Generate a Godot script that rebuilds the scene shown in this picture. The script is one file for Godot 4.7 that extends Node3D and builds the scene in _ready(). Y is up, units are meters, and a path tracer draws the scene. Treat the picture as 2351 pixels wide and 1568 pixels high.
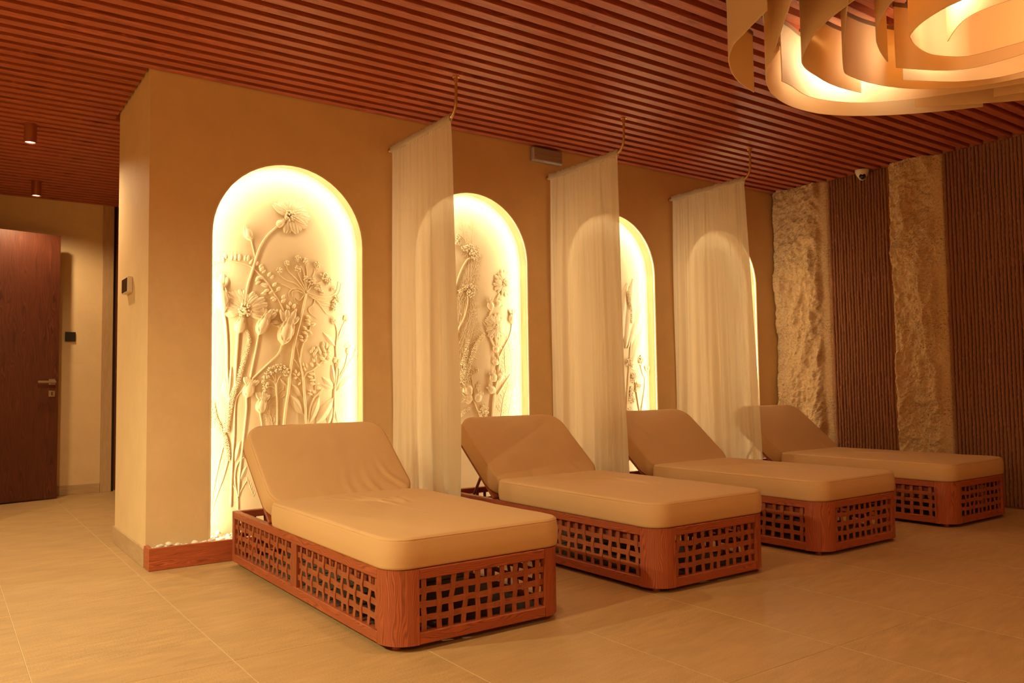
extends Node3D
# A relaxation room: four loungers before a plaster wall with lit arched niches.
# x runs along the niche wall, y up, z from the niche wall into the room; metres.

const FOCAL := 1850.15
const H := 2.70        # underside of the ceiling slats
const XR := 5.456      # rope and stone wall
const ZB := -3.74      # far wall of the corridor
const ZS := 6.4        # wall behind the camera
const XW := -5.0       # far left wall
const PITCH := 1.302   # niches, curtains and loungers repeat at this distance
const NX := 0.325      # left edge of the first niche
const NW := 0.942      # niche width
const NTOP := 2.291    # crown of the niche arch
const ND := 0.10       # niche depth

var cam_basis := Basis()
var cam_pos := Vector3(-0.917, 0.937, 4.674)
var used := {}
var M := {}
var rng := RandomNumberGenerator.new()

# ---------------------------------------------------------------- pixels of the photograph to places
func ray(u: float, v: float) -> Vector3:
	return cam_basis * Vector3((u - 1175.5) / FOCAL, -(v - 784.0) / FOCAL, -1.0)

func on_y(u: float, v: float, y: float) -> Vector3:
	var d := ray(u, v)
	return cam_pos + d * ((y - cam_pos.y) / d.y)

func on_z(u: float, v: float, z: float) -> Vector3:
	var d := ray(u, v)
	return cam_pos + d * ((z - cam_pos.z) / d.z)

# ---------------------------------------------------------------- mesh builder
class MB:
	var v := PackedVector3Array()
	var uv := PackedVector2Array()
	var ix := PackedInt32Array()

	func add(p: Vector3, t := Vector2.ZERO) -> int:
		v.append(p)
		uv.append(t)
		return v.size() - 1

	func tri(a: int, b: int, c: int) -> void:   # counter-clockwise seen from outside
		ix.append(a)
		ix.append(b)
		ix.append(c)

	func quad(a: int, b: int, c: int, d: int) -> void:
		tri(a, b, c)
		tri(a, c, d)

	func poly(pts: Array, g := 0, o := Vector2.ZERO) -> void:   # flat face with its own corners; g is the axis of the grain
		var p0: Vector3 = pts[0]
		var p1: Vector3 = pts[1]
		var p2: Vector3 = pts[2]
		var n := (p1 - p0).cross(p2 - p0)
		var k := n.abs().max_axis_index()
		var first := v.size()
		for q in pts:
			var p: Vector3 = q
			var t: Vector2
			if k == g:
				t = Vector2(p[(g + 1) % 3], p[(g + 2) % 3])
			else:
				t = Vector2(p[g], p[3 - g - k])
			add(p, t + o)
		for i in range(1, pts.size() - 1):
			tri(first, first + i, first + i + 1)

	func box(lo: Vector3, hi: Vector3, c := 0.0, g := 0, o := Vector2.ZERO) -> void:
		var P := func(sx: int, sy: int, sz: int, keep: int) -> Vector3:
			var q := Vector3(hi.x if sx > 0 else lo.x, hi.y if sy > 0 else lo.y, hi.z if sz > 0 else lo.z)
			if keep != 0: q.x -= sx * c
			if keep != 1: q.y -= sy * c
			if keep != 2: q.z -= sz * c
			return q
		for s in [-1, 1]:
			var fx := [P.call(s, -1, -1, 0), P.call(s, 1, -1, 0), P.call(s, 1, 1, 0), P.call(s, -1, 1, 0)]
			var fy := [P.call(-1, s, -1, 1), P.call(-1, s, 1, 1), P.call(1, s, 1, 1), P.call(1, s, -1, 1)]
			var fz := [P.call(-1, -1, s, 2), P.call(1, -1, s, 2), P.call(1, 1, s, 2), P.call(-1, 1, s, 2)]
			for f in [fx, fy, fz]:
				if s < 0: f.reverse()
				poly(f, g, o)
		if c <= 0.0: return
		for s in [-1, 1]:
			for t in [-1, 1]:
				var ez := [P.call(s, t, -1, 0), P.call(s, t, -1, 1), P.call(s, t, 1, 1), P.call(s, t, 1, 0)]
				var ex := [P.call(-1, s, t, 1), P.call(-1, s, t, 2), P.call(1, s, t, 2), P.call(1, s, t, 1)]
				var ey := [P.call(s, -1, t, 2), P.call(s, -1, t, 0), P.call(s, 1, t, 0), P.call(s, 1, t, 2)]
				for f in [ez, ex, ey]:
					if s * t < 0: f.reverse()
					poly(f, g, o)
				for w in [-1, 1]:
					var f := [P.call(s, t, w, 0), P.call(s, t, w, 1), P.call(s, t, w, 2)]
					if s * t * w < 0: f.reverse()
					poly(f, g, o)

	func tube(pts: Array, radii: Array, sides := 8, flat := 1.0, flat_dir := Vector3.ZERO) -> void:   # smooth tube; flat squeezes it along flat_dir
		var n := pts.size()
		var prev := Vector3.ZERO
		var first := v.size()
		var run := 0.0
		for i in n:
			var p: Vector3 = pts[i]
			var t: Vector3 = (pts[mini(i + 1, n - 1)] - pts[maxi(i - 1, 0)]).normalized()
			if i > 0: run += p.distance_to(pts[i - 1])
			var a: Vector3
			if i == 0:
				a = t.cross(Vector3.UP if absf(t.y) < 0.9 else Vector3.RIGHT).normalized()
			else:
				a = (prev - t * prev.dot(t)).normalized()
			prev = a
			var b := t.cross(a)
			var r: float = radii[i] if radii.size() > 1 else radii[0]
			for k in sides:
				var an := TAU * k / sides
				var q := a * cos(an) * r + b * sin(an) * r
				if flat != 1.0: q -= flat_dir * q.dot(flat_dir) * (1.0 - flat)
				add(p + q, Vector2(run, float(k) / sides * TAU * r))
		for i in n - 1:
			for k in sides:
				var k2 := (k + 1) % sides
				var a0 := first + i * sides
				quad(a0 + k, a0 + k2, a0 + sides + k2, a0 + sides + k)
		var c0 := add(pts[0])
		var c1 := add(pts[n - 1])
		for k in sides:
			var k2 := (k + 1) % sides
			tri(c0, first + k2, first + k)
			tri(c1, first + (n - 1) * sides + k, first + (n - 1) * sides + k2)

	func lathe(prof: Array, segs := 20, centre := Vector3.ZERO) -> void:   # Vector2(radius, y) from the bottom up, hard corners between rows
		for i in prof.size() - 1:
			var p: Vector2 = prof[i]
			var q: Vector2 = prof[i + 1]
			var first := v.size()
			for k in segs + 1:
				var an := TAU * k / segs
				add(centre + Vector3(cos(an) * p.x, p.y, -sin(an) * p.x), Vector2(p.y, an * 0.05))
				add(centre + Vector3(cos(an) * q.x, q.y, -sin(an) * q.x), Vector2(q.y, an * 0.05))
			for k in segs:
				var a := first + k * 2
				quad(a, a + 2, a + 3, a + 1)

	func prism(poly2: Array, y0: float, y1: float, o := Vector2.ZERO) -> void:   # outline of Vector2(x, z), counter-clockwise seen from above with z down the page reversed
		var n := poly2.size()
		var run := 0.0
		for i in n:
			var p: Vector2 = poly2[i]
			var q: Vector2 = poly2[(i + 1) % n]
			var l := p.distance_to(q)
			var a := add(Vector3(p.x, y0, p.y), Vector2(y0, run) + o)
			var b := add(Vector3(q.x, y0, q.y), Vector2(y0, run + l) + o)
			var c := add(Vector3(q.x, y1, q.y), Vector2(y1, run + l) + o)
			var d := add(Vector3(p.x, y1, p.y), Vector2(y1, run) + o)
			quad(a, d, c, b)
			run += l
		for y in [y0, y1]:
			var first := v.size()
			for p in poly2: add(Vector3(p.x, y, p.y), Vector2(p.x, p.y) + o)
			for i in range(1, n - 1):
				if y == y0: tri(first, first + i, first + i + 1)
				else: tri(first, first + i + 1, first + i)

	func append(other: MB, t: Transform3D) -> void:
		var first := v.size()
		for i in other.v.size():
			add(t * other.v[i], other.uv[i])
		var flip := t.basis.determinant() < 0.0
		for i in range(0, other.ix.size(), 3):
			if flip: tri(first + other.ix[i], first + other.ix[i + 2], first + other.ix[i + 1])
			else: tri(first + other.ix[i], first + other.ix[i + 1], first + other.ix[i + 2])

	func mesh() -> ArrayMesh:
		var nn := PackedVector3Array()
		nn.resize(v.size())
		var out := PackedInt32Array()
		out.resize(ix.size())
		for i in range(0, ix.size(), 3):
			var a := ix[i]
			var b := ix[i + 1]
			var c := ix[i + 2]
			var n := (v[b] - v[a]).cross(v[c] - v[a])
			nn[a] += n
			nn[b] += n
			nn[c] += n
			out[i] = a
			out[i + 1] = c
			out[i + 2] = b
		for i in nn.size():
			nn[i] = nn[i].normalized() if nn[i].length_squared() > 1e-20 else Vector3.UP
		var arrays := []
		arrays.resize(Mesh.ARRAY_MAX)
		arrays[Mesh.ARRAY_VERTEX] = v
		arrays[Mesh.ARRAY_NORMAL] = nn
		arrays[Mesh.ARRAY_TEX_UV] = uv
		arrays[Mesh.ARRAY_INDEX] = out
		var m := ArrayMesh.new()
		m.add_surface_from_arrays(Mesh.PRIMITIVE_TRIANGLES, arrays)
		return m

# ---------------------------------------------------------------- nodes
func numbered(called: String) -> String:
	var n: int = used.get(called, 0)
	used[called] = n + 1
	return called if n == 0 else "%s_%03d" % [called, n]

func tag(o: Node3D, label: String, category: String, group := "") -> Node3D:
	o.set_meta("label", label)
	o.set_meta("category", category)
	if group: o.set_meta("group", group)
	return o

func thing(called: String, label: String, category: String, at := Vector3.ZERO, group := "") -> Node3D:
	var o := Node3D.new()
	o.name = numbered(called)
	o.position = at
	add_child(o)
	return tag(o, label, category, group)

func part(parent: Node3D, called: String, mesh: Mesh, mat: Material, t := Transform3D()) -> MeshInstance3D:
	var o := MeshInstance3D.new()
	o.name = called if parent != self else numbered(called)
	o.mesh = mesh
	o.material_override = mat
	o.transform = t
	parent.add_child(o, true)
	return o

func struct(called: String, mesh: Mesh, mat: Material) -> MeshInstance3D:
	var o := part(self, called, mesh, mat)
	o.set_meta("kind", "structure")
	return o

func boxm(lo: Vector3, hi: Vector3, c := 0.0, g := 0, o := Vector2.ZERO) -> ArrayMesh:
	var b := MB.new()
	b.box(lo, hi, c, g, o)
	return b.mesh()

func smooth_line(pts: Array, per := 6, closed := false) -> Array:   # Catmull-Rom
	var out := []
	var n := pts.size()
	for i in n - 1:
		var p0 = pts[maxi(i - 1, 0)]
		var p1 = pts[i]
		var p2 = pts[i + 1]
		var p3 = pts[mini(i + 2, n - 1)]
		for k in per:
			var t := float(k) / per
			out.append(0.5 * (2.0 * p1 + (p2 - p0) * t + (2.0 * p0 - 5.0 * p1 + 4.0 * p2 - p3) * t * t + (3.0 * p1 - p0 - 3.0 * p2 + p3) * t * t * t))
	out.append(pts[n - 1])
	return out

# ---------------------------------------------------------------- materials
func lin(r: float, g: float, b: float, a := 1.0) -> Color:
	var c := Color(r, g, b).linear_to_srgb()
	c.a = a
	return c

func noise(sd: int, freq: float, oct := 3) -> FastNoiseLite:
	var n := FastNoiseLite.new()
	n.seed = sd
	n.noise_type = FastNoiseLite.TYPE_SIMPLEX_SMOOTH
	n.frequency = freq
	n.fractal_octaves = oct
	return n

func picture(w: int, h: int, f: Callable) -> ImageTexture:   # f(x, y) gives a value from 0 to 1 or a Color
	var im := Image.create(w, h, false, Image.FORMAT_RGB8)
	for y in h:
		for x in w:
			var c = f.call(x, y)
			im.set_pixel(x, y, c if c is Color else Color(c, c, c))
	return ImageTexture.create_from_image(im)

func tiled(n: FastNoiseLite, x: float, y: float, w: float, h: float, sx: float, sy: float) -> float:   # noise that repeats without a seam
	var a := n.get_noise_2d(x * sx, y * sy)
	var b := n.get_noise_2d((x - w) * sx, y * sy)
	var c := n.get_noise_2d(x * sx, (y - h) * sy)
	var d := n.get_noise_2d((x - w) * sx, (y - h) * sy)
	var u := x / w
	var v := y / h
	return lerpf(lerpf(a, b, u), lerpf(c, d, u), v)

func mat(color: Color, rough: float, tex: Texture2D = null, scale := Vector3.ONE) -> StandardMaterial3D:
	var m := StandardMaterial3D.new()
	m.albedo_color = color
	m.roughness = rough
	if tex:
		m.albedo_texture = tex
		m.uv1_scale = scale
	return m

func relief(m: StandardMaterial3D, tex: Texture2D, cm: float) -> StandardMaterial3D:
	m.heightmap_enabled = true
	m.heightmap_texture = tex
	m.heightmap_scale = cm
	return m

func world_mapped(m: StandardMaterial3D, per_metre: float) -> StandardMaterial3D:
	m.uv1_triplanar = true
	m.uv1_world_triplanar = true
	m.uv1_scale = Vector3.ONE * per_metre
	return m

func make_materials() -> void:
	var na := noise(3, 1.0, 3)
	var nb := noise(8, 1.0, 2)
	var grain := picture(512, 256, func(x, y):
		var warp := tiled(nb, x, y, 512, 256, 0.006, 0.02) * 26.0
		var line := tiled(na, x, y + warp, 512, 256, 0.006, 0.22)
		var fine := tiled(nb, x, y, 512, 256, 0.03, 0.9)
		var s := 0.80 + 0.30 * line + 0.10 * fine
		return Color(clampf(s, 0, 1), clampf(s * 0.97 - 0.02, 0, 1), clampf(s * 0.94 - 0.03, 0, 1)))
	var figure := picture(512, 256, func(x, y):
		var warp := tiled(nb, x, y, 512, 256, 0.005, 0.014) * 34.0
		var ring := 0.5 + 0.5 * sin((y + warp) * TAU / 256.0 * 32.0)
		var fine := tiled(na, x, y, 512, 256, 0.02, 0.7)
		var s := 0.92 - 0.20 * pow(ring, 2.0) + 0.16 * fine
		return Color(clampf(s, 0, 1), clampf(s * 0.95 - 0.02, 0, 1), clampf(s * 0.90 - 0.03, 0, 1)))
	var cloud := picture(512, 512, func(x, y):
		var a := tiled(na, x, y, 512, 512, 0.012, 0.012)
		var b := tiled(nb, x, y, 512, 512, 0.06, 0.06)
		return clampf(0.96 + 0.030 * a + 0.012 * b, 0, 1))
	var slab := picture(1024, 512, func(x, y):
		var a := tiled(na, x, y, 1024, 512, 0.006, 0.016)
		var b := tiled(nb, x, y + x * 0.12, 1024, 512, 0.012, 0.07)
		var c := tiled(na, x + 900, y + 300, 1024, 512, 0.30, 0.34)
		var s := 0.92 + 0.055 * a + 0.055 * b + 0.045 * c
		return Color(clampf(s, 0, 1), clampf(s * 0.985, 0, 1), clampf(s * 0.96, 0, 1)))
	var sand := picture(512, 512, func(x, y):
		var a := tiled(na, x, y, 512, 512, 0.05, 0.05)
		var b := tiled(nb, x, y, 512, 512, 0.16, 0.16)
		var pit := smoothstep(0.30, 0.52, tiled(nb, x + 77, y + 31, 512, 512, 0.09, 0.09))
		var s := 0.82 + 0.14 * a + 0.12 * b - 0.30 * pit
		return Color(clampf(s, 0, 1), clampf(s * 0.96, 0, 1), clampf(s * 0.90, 0, 1)))
	var fibre := picture(256, 256, func(x, y):
		var b := tiled(nb, x, y, 256, 256, 0.12, 0.35)
		return clampf(0.78 + 0.35 * b, 0, 1))

	M.plaster = world_mapped(mat(lin(0.79, 0.565, 0.305), 0.62, cloud), 0.7)
	M.panel = mat(lin(0.77, 0.61, 0.36), 0.6)
	M.lip = mat(lin(0.80, 0.62, 0.38), 0.25)
	M.tile = mat(lin(0.53, 0.325, 0.140), 0.55, slab, Vector3(0.42, 0.8, 1))
	M.grout = mat(lin(0.62, 0.46, 0.29), 0.8)
	M.skirting = mat(lin(0.58, 0.40, 0.23), 0.4, slab, Vector3(0.5, 1.6, 1))
	M.casing = mat(lin(0.55, 0.36, 0.19), 0.45, slab, Vector3(0.7, 3.0, 1))
	M.slat = mat(lin(0.65, 0.180, 0.092), 0.5, grain, Vector3(0.6, 3.2, 1))
	M.board = mat(lin(0.16, 0.07, 0.035), 0.6, grain, Vector3(1.0, 4.0, 1))
	M.ceiling_board = mat(lin(0.60, 0.17, 0.085), 0.8)
	M.teak = mat(lin(0.45, 0.112, 0.042), 0.42, grain, Vector3(1.1, 5.0, 1))
	M.teak_figured = mat(lin(0.47, 0.120, 0.044), 0.42, figure, Vector3(1.2, 4.2, 1))
	M.teak_strip = mat(lin(0.50, 0.140, 0.05), 0.45, grain, Vector3(2.2, 9.0, 1))
	M.kerb = mat(lin(0.66, 0.165, 0.064), 0.4, grain, Vector3(0.9, 5.0, 1))
	M.door = mat(lin(0.155, 0.042, 0.019), 0.4, grain, Vector3(0.7, 2.4, 1))
	M.fabric = mat(lin(0.60, 0.36, 0.162), 0.85)
	M.sheer = mat(lin(0.55, 0.435, 0.262, 0.94), 0.9)
	M.sheer.transparency = BaseMaterial3D.TRANSPARENCY_ALPHA
	M.sheer.cull_mode = BaseMaterial3D.CULL_DISABLED
	M.sheer.backlight_enabled = true
	M.sheer.backlight = lin(0.60, 0.48, 0.32)
	M.hem = M.sheer.duplicate()
	M.hem.albedo_color = lin(0.51, 0.425, 0.285, 0.97)
	M.brass = mat(lin(0.62, 0.38, 0.15), 0.35)
	M.brass.metallic = 0.85
	M.copper = mat(lin(0.55, 0.24, 0.12), 0.35)
	M.copper.metallic = 0.85
	M.steel = mat(lin(0.40, 0.30, 0.20), 0.4)
	M.steel.metallic = 0.8
	M.white = mat(lin(0.72, 0.62, 0.48), 0.45)
	M.grey_plastic = mat(lin(0.34, 0.26, 0.22), 0.35)
	M.red_lens = mat(lin(0.55, 0.10, 0.05), 0.3)
	M.black = mat(lin(0.012, 0.010, 0.010), 0.2)
	M.rubber = mat(lin(0.02, 0.015, 0.012), 0.8)
	M.stone = relief(world_mapped(mat(lin(0.88, 0.635, 0.365), 0.95, sand), 1.5), sand, 1.6)
	M.stone_edge = M.stone
	M.rope = relief(mat(lin(0.60, 0.235, 0.105), 0.95, fibre, Vector3(26, 40, 1)), fibre, 0.4)
	M.rope_back = mat(lin(0.50, 0.21, 0.095), 0.95)
	M.pebble = mat(lin(0.74, 0.66, 0.52), 0.5)
	M.gravel = mat(lin(0.45, 0.38, 0.28), 0.9)
	M.shade = mat(lin(0.88, 0.76, 0.56), 0.6)
	M.shade.cull_mode = BaseMaterial3D.CULL_DISABLED
	M.shade.backlight_enabled = true
	M.shade.backlight = lin(0.85, 0.64, 0.36)
	M.led = mat(lin(0.9, 0.8, 0.6), 0.5)
	M.led.emission_enabled = true
	M.led.emission = lin(1.0, 0.84, 0.55)
	M.led.emission_energy_multiplier = 3.0
	M.globe = mat(lin(0.9, 0.8, 0.7), 0.5)
	M.globe.emission_enabled = true
	M.globe.emission = lin(1.0, 0.75, 0.42)
	M.globe.emission_energy_multiplier = 2.0
	M.bulb = mat(lin(0.9, 0.8, 0.7), 0.5)
	M.bulb.emission_enabled = true
	M.bulb.emission = lin(1.0, 0.78, 0.52)
	M.bulb.emission_energy_multiplier = 6.0

# ---------------------------------------------------------------- the scene
func _ready() -> void:
	rng.seed = 11
	# camera
	cam_basis = Basis(Vector3.UP, -0.61906) * Basis(Vector3.RIGHT, 0.054825) * Basis(Vector3.BACK, -0.013916)
	var cam := Camera3D.new()
	cam.name = "camera"
	cam.fov = rad_to_deg(2.0 * atan(784.0 / FOCAL))
	cam.near = 0.05
	cam.far = 60.0
	cam.transform = Transform3D(cam_basis, cam_pos)
	add_child(cam)
	cam.current = true
	# surroundings: a closed room, so no sky
	var we := WorldEnvironment.new()
	var env := Environment.new()
	env.background_mode = Environment.BG_COLOR
	env.background_color = Color.BLACK
	env.tonemap_mode = Environment.TONE_MAPPER_LINEAR
	env.tonemap_exposure = 1.0
	env.sdfgi_enabled = true
	env.ssao_enabled = true
	env.ssil_enabled = true
	we.environment = env
	add_child(we)
	make_materials()
	# lamps: corridor downlights, two more outside the frame on the left, LED strips in the niches, the chandelier
	downlight(Vector3(-0.455, H, -1.40), 3.0, "copper cylinder downlight on the slatted ceiling, the one farther from the open door")
	downlight(Vector3(-0.280, H, -3.04), 2.0, "copper cylinder downlight on the slatted ceiling close to the open door")
	downlight(Vector3(-2.8, H, 2.40), 12.0, "copper cylinder downlight over the open floor, in line with the lounger ends", 82.0, Color(1.0, 0.89, 0.51))
	downlight(Vector3(-2.8, H, 1.05), 11.5, "copper cylinder downlight over the open floor, nearer the corridor", 82.0, Color(1.0, 0.89, 0.51))
	downlight(Vector3(-1.6, H, 5.5), 3.8, "copper cylinder downlight over the entrance side, nearer the left wall", 82.0, Color(1.0, 0.60, 0.26))
	downlight(Vector3(-0.3, H, 5.8), 3.0, "copper cylinder downlight over the entrance side, facing the first lounger", 82.0, Color(1.0, 0.60, 0.26))
	downlight(Vector3(0.75, H, 2.40), 1.25, "copper cylinder downlight over the foot of the first lounger", 80.0, Color(1.0, 0.66, 0.31))
	niche_led(0, 0.36, "warm LED strip round the niche nearest the wall end")
	niche_led(1, 0.36, "warm LED strip round the second niche, with the two daisies")
	niche_led(2, 0.36, "warm LED strip round the third niche, with broad leaves")
	niche_led(3, 0.36, "warm LED strip round the last niche, behind the sheer curtain")
	build_chandelier()
	build_room()
	build_loungers()
	build_curtain(0, "cream sheer curtain hanging between the first and second lounger", "bent brass rod carrying the curtain between the first and second lounger")
	build_curtain(1, "cream sheer curtain hanging between the second and third lounger", "bent brass rod carrying the curtain between the second and third lounger")
	build_curtain(2, "cream sheer curtain hanging between the third and last lounger", "bent brass rod carrying the curtain between the third and last lounger")
	build_reliefs()
	build_fittings()
	build_planter()

# ---------------------------------------------------------------- the setting
func arch_points(i: int, inset := 0.0, y0 := 0.0, segs := 28) -> Array:   # Vector2(x, y) up the left side, over the crown and down the right side
	var r := NW / 2.0 - inset
	var cx := NX + NW / 2.0 + i * PITCH
	var cy := NTOP - NW / 2.0
	var out := [Vector2(cx - r, y0)]
	for k in segs + 1:
		var a := PI - PI * k / segs
		out.append(Vector2(cx + r * cos(a), cy + r * sin(a)))
	out.append(Vector2(cx + r, y0))
	return out

func build_room() -> void:
	# floor: a slab of grout with large stone tiles
	var floor_node := struct("floor", boxm(Vector3(XW - 0.2, -0.2, ZB - 0.2), Vector3(XR + 0.2, -0.0015, ZS + 0.2)), M.grout)
	var tw := 0.588
	var tl := 1.176
	var tile_kinds := []
	for k in 6:
		tile_kinds.append(boxm(Vector3(0.0012, -0.02, 0.0012), Vector3(tw - 0.0012, 0.0, tl - 0.0012), 0.001, 0, Vector2(k * 0.83, k * 0.57)))
	var n := 0
	var tx := -0.65 - 8 * tw
	while tx < XR - 0.02:
		var tz := 2.964 - 6 * tl
		while tz < ZS:
			if not (tx > 0.01 and tz + tl < 0.0 and tz > -0.95):
				part(floor_node, "tile", tile_kinds[(n * 7 + int(tz * 3.0)) % 6], M.tile, Transform3D(Basis(), Vector3(tx, 0, tz)))
			n += 1
			tz += tl
		tx += tw

	# ceiling: a dark board with wooden slats hung under it
	var ceiling := struct("ceiling", boxm(Vector3(XW - 0.2, H + 0.075, ZB - 0.2), Vector3(XR + 0.2, H + 0.25, ZS + 0.2)), M.ceiling_board)
	var long_slats := []
	var short_slats := []
	for k in 5:
		long_slats.append(boxm(Vector3(XW, 0, 0), Vector3(XR - 0.012, 0.0745, 0.055), 0.0015, 0, Vector2(k * 1.37, k * 0.241)))
		short_slats.append(boxm(Vector3(XW, 0, 0), Vector3(-0.012, 0.0745, 0.055), 0.0015, 0, Vector2(k * 1.37 + 0.4, k * 0.241)))
	var k0 := int(floor((ZB - 0.008) / 0.101)) + 1
	var k1 := int(floor((ZS - 0.07) / 0.101))
	for k in range(k0, k1 + 1):
		var kind: Array = long_slats if (k >= 0 or k < -10) else short_slats
		part(ceiling, "slat", kind[posmod(k * 3, 5)], M.slat, Transform3D(Basis(), Vector3(0, H, 0.008 + 0.101 * k)))

	# the niche wall: a hollow block with four arched recesses
	var w := MB.new()
	var top := H + 0.078
	var y0 := 0.0
	var edge := 0.0
	for i in 4:
		var a := arch_points(i, 0.0, y0)
		var xl: float = a[0].x
		var xr: float = a[a.size() - 1].x
		w.poly([Vector3(edge, y0, 0), Vector3(xl, y0, 0), Vector3(xl, top, 0), Vector3(edge, top, 0)])
		for k in range(1, a.size() - 2):
			var p: Vector2 = a[k]
			var q: Vector2 = a[k + 1]
			w.poly([Vector3(p.x, p.y, 0), Vector3(q.x, q.y, 0), Vector3(q.x, top, 0), Vector3(p.x, top, 0)])
		var f := w.v.size()
		for p in a:
			w.add(Vector3(p.x, p.y, 0))
			w.add(Vector3(p.x, p.y, -ND - 0.03))
		for k in a.size() - 1:
			w.quad(f + k * 2, f + k * 2 + 1, f + k * 2 + 3, f + k * 2 + 2)
		edge = xr
	w.poly([Vector3(edge, y0, 0), Vector3(XR, y0, 0), Vector3(XR, top, 0), Vector3(edge, top, 0)])
	w.poly([Vector3(0, y0, -0.91), Vector3(0, y0, 0), Vector3(0, top, 0), Vector3(0, top, -0.91)])
	w.poly([Vector3(XR, y0, -0.91), Vector3(0, y0, -0.91), Vector3(0, top, -0.91), Vector3(XR, top, -0.91)])
	w.poly([Vector3(0, top, 0), Vector3(XR, top, 0), Vector3(XR, top, -0.91), Vector3(0, top, -0.91)])
	w.poly([Vector3(0, 0, -0.91), Vector3(XR, 0, -0.91), Vector3(XR, 0, -ND - 0.13), Vector3(0, 0, -ND - 0.13)])
	var niche_wall := struct("wall_north", w.mesh(), M.plaster)
	for i in 4:
		var outer := arch_points(i, 0.0, 0.092)
		var inner := arch_points(i, 0.011, 0.092)
		var l := MB.new()
		for side in [[0.0015, 1], [-0.010, -1]]:
			var f := l.v.size()
			for k in outer.size():
				l.add(Vector3(outer[k].x, outer[k].y, side[0]))
				l.add(Vector3(inner[k].x, inner[k].y, side[0]))
			for k in outer.size() - 1:
				if side[1] > 0: l.quad(f + 2 * k, f + 2 * k + 1, f + 2 * k + 3, f + 2 * k + 2)
				else: l.quad(f + 2 * k, f + 2 * k + 2, f + 2 * k + 3, f + 2 * k + 1)
		var f2 := l.v.size()
		for p in inner:
			l.add(Vector3(p.x, p.y, 0.0015))
			l.add(Vector3(p.x, p.y, -0.010))
		for k in inner.size() - 1:
			l.quad(f2 + 2 * k, f2 + 2 * k + 1, f2 + 2 * k + 3, f2 + 2 * k + 2)
		part(niche_wall, "niche_lip", l.mesh(), M.lip)

	# other walls, with thickness
	struct("wall_east", boxm(Vector3(XR, 0, ZB - 0.2), Vector3(XR + 0.2, top, ZS + 0.2)), M.plaster)
	struct("wall_corridor", boxm(Vector3(XW - 0.2, 0, ZB - 0.2), Vector3(XR, top, ZB)), M.plaster)
	struct("wall_west", boxm(Vector3(XW - 0.2, 0, ZB), Vector3(XW, top, ZS)), M.plaster)
	struct("wall_south", boxm(Vector3(XW - 0.2, 0, ZS), Vector3(XR, top, ZS + 0.2)), M.plaster)
	var pw := MB.new()
	pw.box(Vector3(-1.14, 0, ZB), Vector3(-1.0, top, -3.36))
	pw.box(Vector3(-1.14, 0, -2.42), Vector3(-1.0, top, -1.7))
	pw.box(Vector3(-1.14, 2.36, -3.36), Vector3(-1.0, top, -2.42))
	struct("wall_partition", pw.mesh(), M.plaster)

	# skirtings
	struct("baseboard_west", boxm(Vector3(-0.012, 0, -0.922), Vector3(0.0, 0.10, 0.0), 0.002, 2), M.skirting)
	struct("baseboard_corridor", boxm(Vector3(-0.99, 0, ZB), Vector3(0.33, 0.085, ZB + 0.012), 0.002, 0), M.skirting)

	# right wall: quarried stone strips between fields of hanging rope
	build_stone(0.0, 0.571, 5, "rough pale quarried stone strip in the corner beside the niche wall")
	build_stone(1.133, 1.577, 19, "rough quarried stone strip standing between the two rope fields")
	build_ropes(0.575, 1.130, "narrow field of brown ropes hanging between the two stone strips")
	build_ropes(1.580, 2.95, "wide field of brown ropes beyond the stone strips, behind the last lounger")

	build_doors()

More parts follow.
